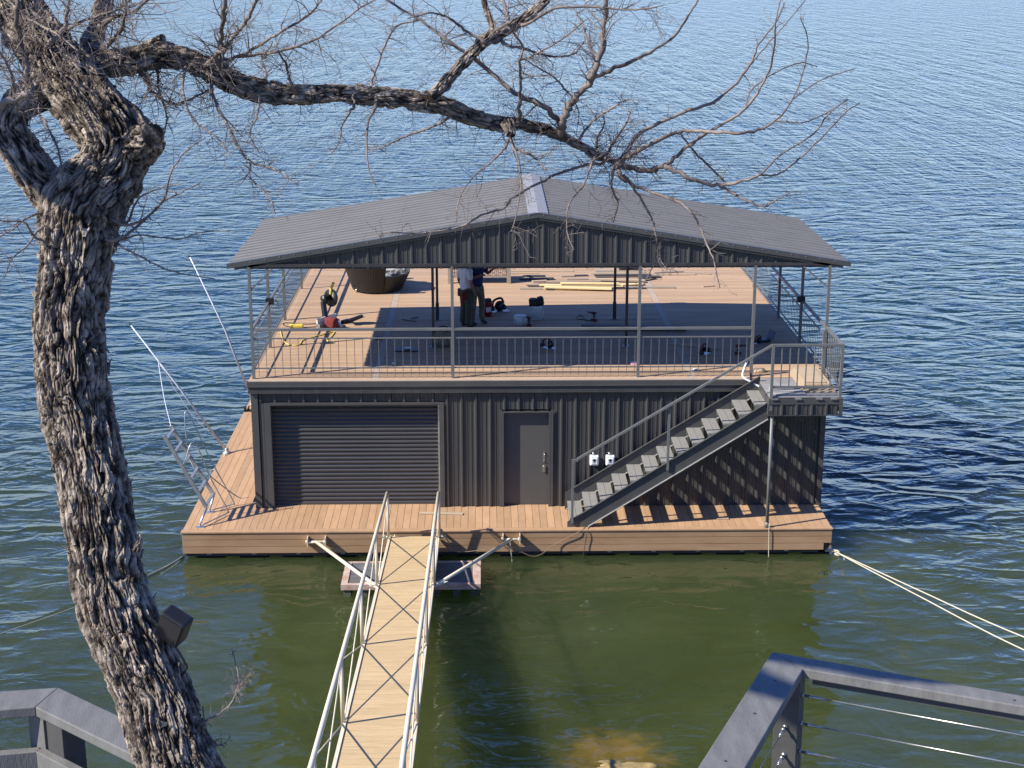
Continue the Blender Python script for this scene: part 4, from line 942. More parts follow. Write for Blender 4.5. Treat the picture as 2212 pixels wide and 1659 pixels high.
# ================================================================ ROCK
m = MB(); n = 36; vs = []; fs = []
rcn = Vector(on(1345, 1668, 2, ZW))
for j in range(n+1):
    for i in range(n*2):
        ph = math.pi*j/n; th = math.pi*i/n; d = Vector((math.sin(ph)*math.cos(th), math.sin(ph)*math.sin(th), math.cos(ph)))
        k = 1+.25*noise.noise(d*1.8)+.16*noise.noise(d*5)
        vs.append((rcn.x+d.x*.80*k, rcn.y+.10+d.y*.40*k, ZW-.15+d.z*.21*k))
for j in range(n):
    for i in range(n*2):
        a = j*2*n+i; b = j*2*n+(i+1) % (2*n); fs.append((a, b, b+2*n, a+2*n))
m.add(vs, fs, True); m.obj('shore_rock', 'rock', label='amber rock just breaking the water at the bottom centre', category='rock')

# ================================================================ NEAR RAILINGS (viewing deck on the hillside)
ZC = 9.2
def cap(m, a, b, w, inner, z=ZC, t=.038):
    """board lying flat, outer edge a-b, extending w towards inner side"""
    a = Vector((*a, z)); b = Vector((*b, z)); d = (b-a).normalized(); nrm = Vector((-d.y, d.x, 0))
    if (Vector((*inner, z))-a).dot(nrm) < 0: nrm = -nrm
    return a, b, nrm*w
def capboard(name, pts, parent, m_='greywash'):
    MB().prism([(p[0], p[1], ZC-.038) for p in pts], (0, 0, .038)).obj(name, m_, parent, bevel=.004)
RgV = lambda x, y: ((2600+x/1.5447)/1.8228, (2400+y/1.5447)/1.8228)
LfV = lambda x, y: ((x/1.545)/1.8228, (1950+y/1.545)/1.8228)
g = lambda f, x, y: on(*f(x, y), 2, ZC)
r1 = thing('deck_railing', 'dark grey timber railing with steel cables at the lower right corner', 'railing')
co, ci, ro, ri, lo, li = g(RgV, 680, 255), g(RgV, 868, 360), g(RgV, 2212, 525), g(RgV, 2212, 590), g(RgV, 225, 964), g(RgV, 515, 964)
e1 = (ro-co)*1.8; e2 = (lo-co)*1.9
ro2, ri2 = co+e1, ci+(ri-ci)*1.8; lo2, li2 = co+e2, ci+(li-ci)*1.95
capboard('cap_board', [co, ro2, ri2, ci], r1)
capboard('cap_board', [co-Vector((0, 0, 0)), ci, li2, lo2], r1)
pc = ci.lerp(co, .45); pc.x += .01
d1 = (ro-co).normalized(); d2 = (lo-co).normalized()
def post_at(c, r=.045, z0=ZC-1.1, z1=ZC-.039, par=None, dirv=None, mt='blackpost'):
    dv = dirv or Vector((1, 0, 0)); nv = Vector((-dv.y, dv.x, 0))
    MB().prism([(c+dv*r*sx+nv*r*sy).to_tuple()[:2]+(z0,) for sx, sy in ((-1, -1), (1, -1), (1, 1), (-1, 1))], (0, 0, z1-z0)).obj('post', mt, par, bevel=.003)
post_at(pc, par=r1, dirv=d2)
post_at(ro2.lerp(ri2, .5), par=r1, dirv=d1); post_at(lo2.lerp(li2, .5), par=r1, dirv=d2)
MB().beam(co.lerp(ci, .5)+d1*.1+Vector((0, 0, -.055)), ro2.lerp(ri2, .5)+Vector((0, 0, -.055)), .035, .03).obj('under_rail', 'blackpost', r1)
for k in range(6):
    z = ZC-.13-.115*k
    a = Vector((pc.x, pc.y, z)); b = ro2.lerp(ri2, .5); b.z = z; b2 = lo2.lerp(li2, .5); b2.z = z
    MB().tube([a+d1*.04, b], .0026, 6).obj('cable', 'steel', r1)
    MB().tube([a+d2*.04, b2], .0026, 6).obj('cable', 'steel', r1)
    for dd in (d1, d2):
        m = MB(); m.tube([a+dd*.045, a+dd*.052], .009, 8); m.tube([a+dd*.052, a+dd*.12], .0055, 8); m.tube([a+dd*.07, a+dd*.078], .008, 6); m.tube([a+dd*.11, a+dd*.13], .0038, 6); m.obj('cable_fitting', 'steel', r1)
m = MB()
for f, dd in ((.18, d2), (.45, d2), (.8, d2), (.35, d1), (.8, d1)):
    p = co.lerp(ci, .5)+dd*f; m.lathe((p.x, p.y, ZC+.0), [(0, 0), (.006, 0), (.006, .0012), (0, .0015)], 10)
pieces(m, 'screw', 'dark', r1)
r2 = thing('deck_railing', 'weathered grey timber railing behind the tree trunk at lower left', 'railing')
co, ci, ao, ai, o2, i2 = g(LfV, 355, 1168), g(LfV, 215, 1287), g(LfV, 0, 1192), g(LfV, 0, 1305), g(LfV, 730, 1345), g(LfV, 800, 1575)
ao2, ai2 = co+(ao-co)*4, ci+(ai-ci)*6.6
e = (i2-ci).normalized(); L2 = 1.3
bo2 = co+e*L2; bi2 = ci+e*(L2+.08)
capboard('cap_board', [co, ci, ai2, ao2], r2); capboard('cap_board', [co, bo2, bi2, ci], r2)
e0 = (ai2-ci).normalized()
pc2 = ci.lerp(co, .42)
post_at(pc2+e*.0, .046, par=r2, dirv=e, mt='greywash'); post_at(pc2+e*.105-Vector((0, .0, 0)), .045, par=r2, dirv=e)
post_at(bo2.lerp(bi2, .5), .046, par=r2, dirv=e); post_at(ao2.lerp(ai2, .5), .046, par=r2, dirv=e0)
for zz in (.205, .43):
    a = Vector((ci.x, ci.y, ZC-zz)); 
    MB().beam(a+e0*.0, Vector((ai2.x, ai2.y, ZC-zz)), .035, .085).obj('mid_board', 'greywash', r2, bevel=.003)
    MB().beam(a+e*.0, Vector((bi2.x, bi2.y, ZC-zz)), .035, .085).obj('mid_board', 'greywash', r2, bevel=.003)
# deck floor behind those railings
vd = thing('viewing_deck', 'grey boarded hillside deck under the camera carrying the near railings', 'deck')
m = MB(); y = -27.6
for k in range(40): m.box(1.0, 9.5, y-.135, y, ZC-1.13, ZC-1.1); y -= .14
m.obj('floor_boards', 'greywash', vd)
m = MB()
for x in (1.3, 4.0, 6.7, 9.2):
    for y in (-28.0, -32.6): m.box(x-.08, x+.08, y-.08, y+.08, 2.0, ZC-1.131)
pieces(m, 'support_post', 'blackpost', vd)

# ================================================================ TREE
tree = thing('tree', 'leafless rough-barked tree leaning over the lake at the left foreground', 'tree', loc=atk(395, 1700, 4.7))
TO = tree.location
def bark_tube(path, m, n=64, ds=.006, depth=.012, fr=24., fs=7., seed=0.):
    """path: list of (Vector, radius); returns into list mesh arrays with bark relief"""
    P = bez([p for p, r_ in path], 12); Rr = []
    for i in range(len(path)-1):
        for k in range(12): t = k/12; Rr.append(path[i][1]*(1-t)+path[i+1][1]*t)
    Rr.append(path[-1][1])
    L = [0]
    for a, b in zip(P, P[1:]): L.append(L[-1]+(b-a).length)
    N_ = max(8, int(L[-1]/ds)); Q = []; RR = []; j = 0
    for i in range(N_+1):
        s = L[-1]*i/N_
        while j < len(L)-2 and L[j+1] < s: j += 1
        t = (s-L[j])/max(1e-9, L[j+1]-L[j]); Q.append(P[j].lerp(P[j+1], t)); RR.append(Rr[j]*(1-t)+Rr[j+1]*t)
    u = None; vs = []; fis = []
    for i, p in enumerate(Q):
        t = (Q[min(i+2, N_)]-Q[max(i-2, 0)]).normalized()
        if u is None: u = t.orthogonal().normalized()
        u = (u-t*u.dot(t)).normalized(); v = t.cross(u); s = L[-1]*i/N_; r_ = RR[i]
        for k in range(n):
            a = 2*math.pi*k/n; ca, sa = math.cos(a), math.sin(a)
            w1 = noise.noise(Vector((ca*r_*14, sa*r_*14, s*9+seed))); w2 = noise.noise(Vector((ca*r_*30+9, sa*r_*30, s*22+seed)))
            sw = s+.012*w1
            q = Vector((ca*r_*fr+w1*.9+w2*.9, sa*r_*fr-w1*1.1+w2*.5, sw*fs+w2*.35+seed))
            D, Pn = noise.voronoi(q); e_ = D[1]-D[0]; c0 = noise.cell(Pn[0]*3.7); tilt = q.z-Pn[0].z
            qa = Vector((ca*r_*fr*1.25+w1*.8+w2*.7, sa*r_*fr*1.25-w1*.8+w2*.4, sw*fs*1.1+seed+40))
            na = abs(noise.noise(qa)); nb = abs(noise.noise(qa*2.15+Vector((3, 8, 2)))); nc = noise.noise(Vector((ca*r_*fr*5.5, sa*r_*fr*5.5, s*fs*4+seed)))
            ra = min(1, na/.24); ra = ra*ra*(3-2*ra); rb_ = min(1, nb/.22)
            big = noise.noise(Vector((ca*1.1, sa*1.1, s*3.3+seed)))
            fi = min(1, max(0, 1-na/.13)+max(0, 1-nb/.09)*.5+max(0, 1-e_/.16)*.8)
            h = depth*(ra*(.50+.35*c0)+.30*rb_*ra+(.45+.55*c0)*min(1, e_/.22)*.6+.34*tilt*min(1, e_/.3)+.26*nc-1.0)+r_*.06*big
            vs.append(p-TO+(u*ca+v*sa)*(r_+h)); fis.append(fi)
    fs = []
    for i in range(N_):
        for k in range(n):
            a = i*n+k; b = i*n+(k+1) % n; fs.append((a, b, b+n, a+n))
    fs += [tuple(range(n-1, -1, -1)), tuple(range(N_*n, (N_+1)*n))]
    m.add(vs, fs, False); m.fis += fis
    return Q, RR
def W_(pts, k0, k1, wob=0.):
    out = []; n = len(pts)
    for i, (x, y, w_) in enumerate(pts):
        k = k0+(k1-k0)*i/(n-1)+wob*math.sin(i*1.7+pts[0][0])
        out.append((atk(x, y, k), w_/2*k/FOC))
    return out
def fobj(m, name):
    o = m.obj(name, 'bark', tree); a = o.data.attributes.new('fissure', 'FLOAT', 'POINT'); a.data.foreach_set('value', m.fis); return o
tp = [(450, 1850, 190), (420, 1740, 182), (388, 1659, 172), (352, 1567, 164), (330, 1496, 158), (284, 1389, 160), (240, 1283, 152), (222, 1176, 156), (207, 1078, 148), (186, 978, 148), (163, 879, 150), (153, 780, 156), (151, 681, 148), (164, 549, 150), (174, 463, 172), (205, 410, 165), (240, 364, 140), (252, 300, 150), (190, 228, 142), (128, 150, 132), (72, 75, 118), (20, 0, 108), (-45, -85, 98)]
m = MB(); m.fis = []; bark_tube(W_(tp, 4.68, 4.95), m, n=260, ds=.0042, depth=.0145, fr=50, fs=5); fobj(m, 'trunk')
m = MB(); m.fis = []; bark_tube(W_([(180, 500, 110), (120, 430, 92), (60, 350, 84), (22, 285, 74), (30, 240, 70), (85, 200, 80), (120, 160, 80)], 4.86, 4.9), m, n=120, ds=.005, depth=.012, fr=44, fs=6.5, seed=11); fobj(m, 'limb')
mb_pts = [(165, 165, 60), (215, 140, 56), (290, 131, 56), (370, 122, 52), (430, 140, 52), (485, 168, 54), (546, 194, 50), (628, 205, 44), (713, 202, 42), (812, 207, 43), (895, 216, 42), (958, 229, 40), (1011, 251, 34), (1077, 266, 33), (1126, 268, 27), (1186, 283, 25), (1242, 308, 21), (1308, 342, 18), (1341, 350, 13)]
m = MB(); m.fis = []; bark_tube(W_(mb_pts, 4.95, 5.5), m, n=84, ds=.005, depth=.009, fr=58, fs=10, seed=23); fobj(m, 'limb')
m = MB(); m.fis = []; bark_tube(W_([(930, 212, 30), (960, 180, 28), (994, 142, 28), (1044, 93, 30), (1103, 60, 27), (1159, 20, 20), (1190, -10, 18), (1230, -60, 16)], 5.2, 5.35), m, n=48, ds=.006, depth=.009, fr=62, fs=12, seed=31); fobj(m, 'limb')
m = MB(); m.fis = []; bark_tube(W_([(170, 150, 50), (190, 105, 44), (210, 60, 40), (226, 0, 38), (240, -60, 34)], 5.02, 5.3), m, n=56, ds=.006, depth=.009, fr=58, fs=10, seed=41); fobj(m, 'limb')
for pts, k0, k1, n_, dp_, sd0 in (([(285, 120, 26), (315, 100, 24), (352, 84, 24)], 4.98, 4.9, 40, .006, 51), ([(300, 318, 95), (322, 300, 72), (331, 292, 58)], 4.82, 4.74, 60, .013, 57),
        ([(1095, 262, 26), (1103, 285, 22), (1104, 292, 20)], 5.28, 5.26, 30, .006, 61), ([(1069, 75, 15), (1060, 45, 13), (1050, 17, 13), (1042, -20, 12)], 5.3, 5.35, 24, .004, 67),
        ([(296, 1190, 20), (303, 1165, 14), (300, 1150, 8)], 4.68, 4.66, 20, .006, 71)):
    m = MB(); m.fis = []; bark_tube(W_(pts, k0, k1), m, n=n_, ds=.005, depth=dp_, fr=46, fs=9, seed=sd0); fobj(m, 'stub')
# loose bark strips
m = MB(); rb2 = random.Random(5)
for i in range(110):
    f = rb2.uniform(.03, .97); k = int(f*(len(tp)-1)); t = f*(len(tp)-1)-k
    x = tp[k][0]*(1-t)+tp[k+1][0]*t; y = tp[k][1]*(1-t)+tp[k+1][1]*t; w_ = tp[k][2]*(1-t)+tp[k+1][2]*t
    kk = 4.68+.27*f; a = rb2.uniform(-2.9, -.2) if rb2.random() < .8 else rb2.uniform(0, 6.28)
    c = atk(x, y, kk); rr = w_/2*kk/FOC
    axis = (atk(tp[k+1][0], tp[k+1][1], kk)-atk(tp[k][0], tp[k][1], kk)).normalized()
    s1 = axis.cross(Vector((0, 1, 0))).normalized(); s2 = axis.cross(s1)
    nn = s1*math.cos(a)+s2*math.sin(a) if rb2.random() < .5 else (s1*rb2.choice((-1, 1))+s2*rb2.uniform(-.4, .4)).normalized()
    if nn.y > .5: nn = -nn
    side = axis.cross(nn).normalized()
    p0 = c+nn*(rr*.99)-TO; ln = rb2.uniform(.015, .055); wd = rb2.uniform(.004, .010); curl = rb2.uniform(.003, .014); dirn = axis*rb2.choice((-1, 1))
    p1 = p0+dirn*ln*.5+nn*curl*.5+side*rb2.uniform(-.006, .006); p2 = p0+dirn*ln+nn*curl*1.3+side*rb2.uniform(-.01, .01)
    th = nn*.0022
    vs = [p0-side*wd, p0+side*wd, p1-side*wd*.8, p1+side*wd*.8, p2-side*wd*.25, p2+side*wd*.3]
    m.add([v+th for v in vs]+[v-th for v in vs], [(0, 1, 3, 2), (2, 3, 5, 4), (6, 8, 9, 7), (8, 10, 11, 9), (0, 2, 8, 6), (2, 4, 10, 8), (1, 7, 9, 3), (3, 9, 11, 5), (4, 5, 11, 10)])
m.fis = [.0]*len(m.v); fobj(m, 'bark_flakes')['kind'] = 'stuff'

# branches traced, twigs grown
tw = random.Random(12)
BR = [  # (points x,y,w) , twig density, twig length
 ([(1209, 274, 12), (1176, 232, 12), (1110, 198, 10), (1044, 142, 9), (987, 102, 8), (911, 46, 6), (835, 0, 5), (790, -30, 4)], 1, .12),
 ([(1212, 284, 17), (1222, 245, 16), (1242, 212, 16), (1275, 175, 14), (1288, 142, 14), (1302, 83, 12), (1308, 0, 10), (1312, -60, 9)], 1.3, .13),
 ([(1275, 175, 10), (1325, 149, 9), (1394, 119, 7), (1454, 79, 6), (1487, 33, 5), (1507, 0, 4), (1530, -50, 4)], .25, .06),
 ([(1345, 342, 10), (1378, 291, 9), (1457, 251, 7.5), (1553, 212, 6.5), (1619, 142, 5), (1639, 96, 4), (1675, 50, 3), (1695, 7, 2.5)], .25, .07),
 ([(1619, 142, 3.5), (1650, 105, 3), (1690, 60, 2.5), (1740, 0, 2)], .2, .05),
 ([(1441, 357, 9), (1467, 331, 8), (1527, 288, 7), (1609, 235, 6), (1656, 165, 5), (1672, 106, 4.5), (1675, 53, 3.5), (1685, 0, 3)], .2, .06),
 ([(1609, 235, 3.5), (1622, 196, 3.5), (1660, 165, 3), (1725, 136, 2.5), (1765, 144, 2)], .15, .05),
 ([(1350, 340, 11), (1411, 308, 9), (1467, 284, 8), (1527, 284, 7), (1593, 288, 6.5), (1636, 281, 5.5), (1675, 261, 4.5), (1712, 215, 3.5), (1738, 142, 3), (1745, 86, 2.5), (1728, 36, 2)], .35, .06),
 ([(1712, 215, 3), (1775, 172, 2.5), (1847, 149, 2)], .1, .04),
 ([(1675, 261, 3), (1735, 265, 2.5), (1791, 241, 2.5), (1831, 215, 2)], .3, .05),
 ([(1341, 356, 14), (1404, 367, 12), (1441, 360, 11), (1493, 387, 9), (1553, 400, 8), (1593, 394, 6.5), (1642, 377, 5), (1682, 337, 4), (1755, 291, 3.5), (1791, 245, 3), (1831, 215, 2)], .5, .07),
 ([(1642, 377, 4.5), (1679, 377, 4.5), (1725, 344, 4), (1778, 294, 3.5), (1824, 245, 3), (1857, 222, 2)], .25, .05),
 ([(1553, 400, 6), (1593, 423, 5.5), (1646, 446, 4), (1680, 430, 3), (1712, 413, 2)], .7, .05),
 ([(1467, 284, 4), (1503, 331, 4), (1533, 360, 4), (1566, 394, 4)], .8, .06),
 ([(1335, 360, 11), (1345, 385, 9), (1394, 410, 7), (1460, 433, 6), (1493, 460, 5), (1513, 493, 4.5), (1530, 536, 4), (1543, 566, 3), (1555, 622, 2)], .6, .06),
 ([(1345, 380, 7), (1361, 395, 6), (1384, 430, 5), (1407, 470, 4.5), (1417, 509, 4), (1421, 551, 3), (1403, 589, 2.5), (1382, 631, 2)], .7, .06),
 ([(1421, 551, 2.5), (1438, 577, 2), (1462, 586, 1.8)], .5, .04),
 ([(1301, 354, 7), (1259, 357, 6), (1176, 390, 5.5), (1110, 427, 5), (1087, 450, 4.5), (1044, 463, 4), (994, 489, 4), (911, 503, 3), (845, 503, 2.5), (819, 509, 2)], .6, .08),
 ([(1103, 285, 8), (1110, 317, 6), (1135, 330, 5), (1159, 344, 4), (1179, 367, 3)], 1.2, .09),
 ([(1103, 290, 7), (1090, 320, 5), (1062, 350, 4), (1020, 385, 3), (992, 430, 2.5), (985, 480, 2)], 1., .09),
 ([(1100, 290, 6), (1120, 350, 4), (1125, 400, 3), (1118, 450, 2.5), (1105, 500, 2)], 1., .09),
 ([(981, 245, 6), (944, 271, 5.5), (878, 294, 4.5), (829, 317, 3), (800, 324, 2)], .7, .07),
 ([(812, 228, 7), (796, 265, 4.5), (792, 314, 4), (796, 364, 3.5), (812, 400, 2.5)], .4, .07),
 ([(763, 232, 6), (739, 271, 4), (733, 307, 3), (712, 335, 2)], .8, .07),
 ([(1123, 245, 9), (1124, 180, 7), (1123, 132, 6), (1129, 100, 5), (1100, 60, 4)], 1.2, .1),
 ([(1123, 132, 4), (1170, 110, 4), (1220, 80, 3), (1270, 40, 2.5)], 1.2, .1),
 ([(446, 141, 11), (479, 109, 10), (516, 66, 9), (546, 20, 8), (560, -30, 7)], 1., .13),
 ([(450, 141, 8), (490, 130, 7), (529, 116, 7), (612, 66, 6), (665, 33, 5), (694, 0, 4)], 1., .12),
 ([(500, 128, 7), (560, 118, 6), (612, 109, 6), (678, 86, 5), (713, 66, 4), (779, 17, 3.5), (809, 0, 3)], 1.2, .13),
 ([(479, 165, 13), (478, 120, 11), (479, 83, 10), (483, 33, 10), (489, -20, 9)], 1.3, .13),
 ([(560, 195, 7), (575, 160, 6), (565, 130, 4.5), (590, 90, 3.5)], 1., .12),
 ([(455, 190, 9), (479, 248, 7), (516, 317, 6), (542, 350, 5), (595, 367, 4), (645, 400, 2.5)], 1.1, .09),
 ([(542, 350, 4), (542, 384, 4), (582, 427, 3.5), (595, 463, 2)], 1.1, .07),
 ([(300, 150, 16), (318, 170, 11), (330, 200, 7), (380, 225, 6), (430, 205, 5), (450, 195, 4)], 1.6, .12),
 ([(265, 484, 7), (314, 470, 5.5), (354, 430, 4.5), (367, 380, 4), (397, 331, 3), (440, 300, 2)], .6, .08),
 ([(248, 518, 8), (314, 473, 5), (354, 436, 4), (397, 413, 3), (433, 394, 2)], .5, .07),
 ([(265, 483, 6), (292, 440, 4.5), (305, 425, 4), (350, 405, 3), (390, 398, 2)], .4, .06),
 ([(245, 520, 5), (300, 508, 3.5), (347, 513, 3), (390, 516, 3), (430, 503, 2.5), (496, 498, 2)], .3, .05),
 ([(240, 520, 6), (270, 538, 4), (294, 549, 4), (347, 577, 3.5), (397, 592, 3), (463, 602, 2)], .3, .05),
 ([(420, 1565, 7), (440, 1560, 6), (490, 1531, 5), (511, 1496, 4), (515, 1460, 3), (501, 1403, 2)], .9, .05),
 ([(505, 1500, 3.5), (525, 1475, 3), (543, 1453, 2)], .8, .03),
 ([(455, 1600, 4), (470, 1610, 3), (490, 1605, 2)], .6, .03),
 ([(66, 215, 16), (62, 165, 14), (46, 99, 12), (36, 33, 10), (40, -20, 9)], 1.8, .13),
 ([(60, 205, 14), (90, 120, 11), (109, 89, 10), (139, 60, 9), (149, 0, 7)], 1.8, .13),
 ([(135, 72, 7), (185, 43, 6), (248, 23, 5), (281, 0, 4)], 1.6, .13),
 ([(36, 20, 5), (66, 43, 5), (120, 72, 5), (170, 110, 4)], 1.5, .11),
 ([(-20, 240, 15), (0, 228, 15), (33, 212, 14), (66, 202, 14)], 1.5, .1),
 ([(70, 180, 8), (110, 168, 6), (150, 165, 4.5), (180, 195, 3.5), (215, 200, 2)], 1.2, .06),
 ([(210, 60, 16), (250, 35, 10), (290, 25, 7), (330, -10, 5)], 2., .13),
 ([(215, 110, 12), (240, 90, 9), (265, 55, 8), (272, 0, 6)], 2., .12),
 ([(100, 460, 6), (60, 470, 4), (20, 500, 3), (-30, 520, 2)], .5, .07),
 ([(88, 520, 6), (50, 480, 4), (10, 478, 3), (-20, 470, 2)], .5, .07),
 ([(95, 490, 6), (60, 530, 4), (25, 560, 3), (10, 600, 2)], .5, .07),
 ([(40, 240, 8), (20, 150, 7), (-10, 100, 6)], 1.5, .13),
 ([(95, 255, 5), (110, 290, 4), (125, 320, 3), (133, 370, 2)], 1., .05),
 ([(1050, 93, 8), (1010, 70, 6), (970, 40, 5), (930, 28, 4), (880, 40, 3)], 1., .12),
 ([(1103, 62, 9), (1095, 30, 7), (1085, -20, 5)], 1.2, .12),
 ([(1110, 60, 9), (1150, 45, 7), (1200, 18, 6), (1280, 15, 5), (1350, 22, 4), (1420, 15, 3)], .9, .1),
 ([(1150, 35, 8), (1160, 10, 6), (1175, -30, 5)], 1., .1),
 ([(1090, 95, 7), (1130, 105, 6), (1180, 120, 5), (1235, 118, 4), (1262, 90, 3)], .9, .09),
 ([(1290, 140, 5), (1270, 90, 5), (1262, 60, 4), (1240, 20, 3)], 1., .09),
 ([(1240, 215, 5), (1200, 170, 4), (1160, 145, 3), (1120, 120, 2)], 1., .09),
 ([(1245, 310, 6), (1280, 262, 5), (1320, 235, 4), (1355, 215, 3), (1378, 226, 2)], 1., .08),
 ([(1308, 340, 7), (1330, 300, 5), (1350, 270, 4), (1365, 235, 3)], 1.8, .08),
 ([(1290, 335, 6), (1290, 300, 5), (1305, 270, 3), (1300, 240, 2)], 1.8, .08),
 ([(1330, 355, 6), (1320, 400, 5), (1335, 440, 4), (1325, 480, 2.5)], 1.1, .08),
 ([(1280, 350, 5), (1260, 400, 4), (1230, 440, 3.5), (1225, 500, 3), (1240, 540, 2)], .8, .07),
 ([(640, 202, 7), (625, 170, 6), (618, 140, 5), (600, 110, 3.5)], 1., .11),
 ([(800, 190, 6), (812, 150, 5), (835, 90, 5), (860, 55, 4), (905, 45, 3)], .7, .1),
 ([(560, 205, 5), (555, 250, 4), (540, 290, 3), (560, 330, 2)], 1., .08),
 ([(400, 150, 7), (395, 200, 5), (420, 260, 4), (470, 300, 3), (500, 340, 2)], 1.2, .09),
 ([(340, 140, 7), (345, 200, 5), (360, 250, 4), (352, 300, 2.5)], 1.2, .08),
 ([(90, 250, 5), (115, 300, 4), (130, 340, 3), (135, 390, 2)], 1.1, .05),
]
br = MB(); tg = MB()
def grow(p, d, ln, r0, lvl, mbd):
    n = max(3, int(ln/.018)); pts = [p]; rs = [r0]; q = p.copy(); dd = d.normalized()
    bend = Vector((tw.uniform(-1, 1), tw.uniform(-1, 1), tw.uniform(-1, 1)))*.16
    for i in range(n):
        dd = (dd+bend*tw.uniform(.2, 1.1)+Vector((tw.gauss(0, .12), tw.gauss(0, .12), tw.gauss(0, .12)))+Vector((0, 0, -.02))).normalized()
        q = q+dd*ln/n; pts.append(q.copy()); rs.append(max(.0005, r0*(1-.8*(i+1)/n)))
        if lvl > 0 and tw.random() < .50:
            ax = Vector((tw.gauss(0, 1), tw.gauss(0, 1), tw.gauss(0, 1))); sd_ = dd.cross(ax).normalized()
            grow(q.copy(), dd*.55+sd_*.85, ln*tw.uniform(.25, .6)*(1-.4*i/n), rs[-1]*.7, lvl-1, mbd)
    mbd.tube(pts, [max(.00062, q_) for q_ in rs], 4, False)
for bi, (pts, den, tl) in enumerate(BR):
    kb = 4.75+(max(0, pts[0][0]-150)/1200)*.75 if pts[0][1] < 700 else 4.7
    near = None
    for LP, ka, kb_ in ((tp, 4.68, 4.95), (mb_pts, 4.95, 5.5), ([(930, 212, 30), (960, 180, 28), (994, 142, 28), (1044, 93, 30), (1103, 60, 27), (1159, 20, 20), (1190, -10, 18)], 5.2, 5.35), ([(170, 150, 50), (190, 105, 44), (210, 60, 40), (226, 0, 38)], 5.02, 5.25)):
        for i in range(len(LP)-1):
            for q_ in range(8):
                f_ = q_/8; X = LP[i][0]*(1-f_)+LP[i+1][0]*f_; Y = LP[i][1]*(1-f_)+LP[i+1][1]*f_; WW = LP[i][2]*(1-f_)+LP[i+1][2]*f_
                dd_ = math.hypot(X-pts[0][0], Y-pts[0][1])
                if dd_ < WW*.5+22 and (near is None or dd_ < near[0]): near = (dd_, X, Y, ka+(kb_-ka)*(i+f_)/(len(LP)-1))
    if near: kb = near[3]-.01
    spread = tw.uniform(-.5, .35)
    if pts[0][0] < 280 and pts[0][1] < 700 : spread = tw.uniform(-.35, -.05)
    if near and near[0] > 5: pts = [(near[1], near[2], pts[0][2])]+list(pts)
    elif not near and pts[0][0] < 280 and pts[0][1] < 700: kb -= .10
    n = len(pts); P = []; Rd = []
    for i, (x, y, w_) in enumerate(pts):
        k = kb+spread*(i/(n-1))+.03*math.sin(i*2.1+bi); P.append(atk(x, y, k)-TO); Rd.append(w_*.5*k/FOC)
    C_ = bez(P, 6); RR = []
    for i in range(n-1):
        for k in range(6): RR.append(Rd[i]*(1-k/6)+Rd[i+1]*k/6)
    RR.append(Rd[-1])
    C2 = [c+Vector((tw.gauss(0, 1), tw.gauss(0, 1), tw.gauss(0, 1)))*min(.0035, r_*.35) for c, r_ in zip(C_, RR)]
    br = MB(); br.tube(C2, [max(.0011, r_) * tw.uniform(.9, 1.12) for r_ in RR], 8); br.obj('branch', 'twig', tree)
    tot = sum((b-a).length for a, b in zip(C2, C2[1:]))
    cnt = int(tot*min(den, 1.4)*42)+3
    for _ in range(cnt):
        f = tw.uniform(.03, 1); i = min(len(C2)-2, int(f*(len(C2)-1))); p = C2[i].lerp(C2[i+1], tw.random())
        t = (C2[i+1]-C2[i]).normalized(); ax = Vector((tw.gauss(0, 1), tw.gauss(0, 1), tw.gauss(0, 1))); s_ = t.cross(ax).normalized()
        L_ = tl*tw.uniform(.35, 1.5)
        grow(p, t*.5+s_*.9, L_, min(RR[i]*.5, .0010+L_*.011), 2 if tw.random() < .5 else 1, tg)
    # spurs
    for _ in range(int(tot*60*min(1, den+.3))):
        i = tw.randrange(len(C2)-1); p = C2[i].lerp(C2[i+1], tw.random()); t = (C2[i+1]-C2[i]).normalized(); s_ = t.cross(Vector((tw.gauss(0, 1), tw.gauss(0, 1), tw.gauss(0, 1)))).normalized()
        L_ = tw.uniform(.008, .022); tg.tube([p, p+(s_+t*.3)*L_], [.0011, .0005], 4, False)
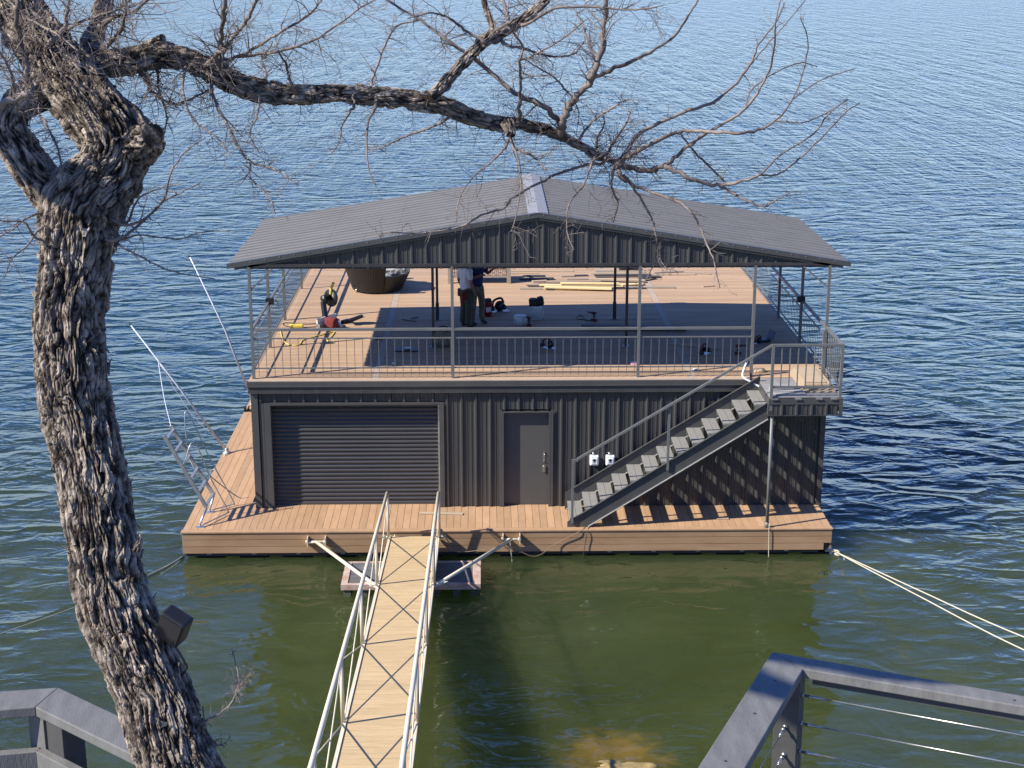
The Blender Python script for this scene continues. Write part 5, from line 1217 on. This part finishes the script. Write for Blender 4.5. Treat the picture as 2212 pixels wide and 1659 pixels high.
# twigs straight off the thick limb
for _ in range(150):
    i = tw.randrange(2, len(mb_pts)-1); a, b = mb_pts[i-1], mb_pts[i]; f = tw.random(); k = 4.95+.55*(i-1+f)/(len(mb_pts)-1)
    p = atk(a[0]*(1-f)+b[0]*f, a[1]*(1-f)+b[1]*f, k)-TO; d = Vector((tw.gauss(0, .6), tw.gauss(0, .6), tw.choice((-1, 1))*tw.uniform(.3, 1)))
    grow(p, d, tw.uniform(.04, .14), .0016, 1, tg)
for _ in range(90):   # dense knot where the limb forks
    p = atk(tw.uniform(1290, 1400), tw.uniform(310, 375), tw.uniform(5.35, 5.6))-TO
    grow(p, Vector((tw.gauss(0, 1), tw.gauss(0, .5), tw.gauss(.3, 1))), tw.uniform(.05, .13), .0016, 1, tg)
for _ in range(110):   # dense sprays round the upper left fork
    p = atk(tw.uniform(0, 290), tw.uniform(0, 190), tw.uniform(4.55, 4.8))-TO
    grow(p, Vector((tw.gauss(0, 1), tw.gauss(0, .5), tw.gauss(.2, 1))), tw.uniform(.05, .14), .0018, 1, tg)
for _ in range(60):
    p = atk(tw.uniform(280, 460), tw.uniform(130, 230), tw.uniform(4.85, 5.05))-TO
    grow(p, Vector((tw.gauss(0, 1), tw.gauss(0, .5), tw.gauss(-.3, 1))), tw.uniform(.05, .12), .0016, 1, tg)
o = tg.obj('twigs', 'twig', tree); o['kind'] = 'stuff'
print('twig faces', len(tg.f))
# limb outside the frame that shades the near right railing
m = MB(); m.fis = []
te = atk(-40, -80, 4.95)
bark_tube([(te, .075), (Vector((2.55, -27.0, 12.0)), .07), (Vector((2.38, -27.5, 12.35)), .075), (Vector((2.62, -27.68, 12.42)), .085), (Vector((3.0, -27.84, 12.44)), .075), (Vector((3.35, -28.0, 12.7)), .05)], m, n=30, ds=.02, depth=.008, fr=40, fs=8, seed=81); fobj(m, 'limb')
m = MB(); m.fis = []
bark_tube([(Vector((2.36, -27.45, 12.32)), .06), (Vector((2.36, -27.8, 12.4)), .06), (Vector((2.5, -27.98, 12.42)), .055), (Vector((2.8, -28.2, 12.5)), .03)], m, n=24, ds=.02, depth=.008, fr=40, fs=8, seed=91); fobj(m, 'limb')
# lamp on the trunk
fl = thing('flood_light', 'square black flood light strapped to the right side of the trunk', 'lamp', loc=atk(376, 1352, 4.66))
a = MB(); a.box(-.043, .043, -.03, .03, -.047, .047); o = a.obj('housing', 'black', fl, bevel=.008); o.rotation_euler = (R(8), R(26), R(-20))
a = MB(); a.box(-.037, .037, -.033, -.0305, -.041, .041); o2_ = a.obj('lens', mat('dark_glass', (.01, .01, .012), .12), fl); o2_.rotation_euler = (R(8), R(26), R(-20))
MB().tube(bez([(-.03, .0, -.04), (.0, 0, -.07), (.025, 0, -.12), (.03, 0, -.14), (.01, 0, -.17)], 5), .004, 6).obj('cable', 'black', fl)
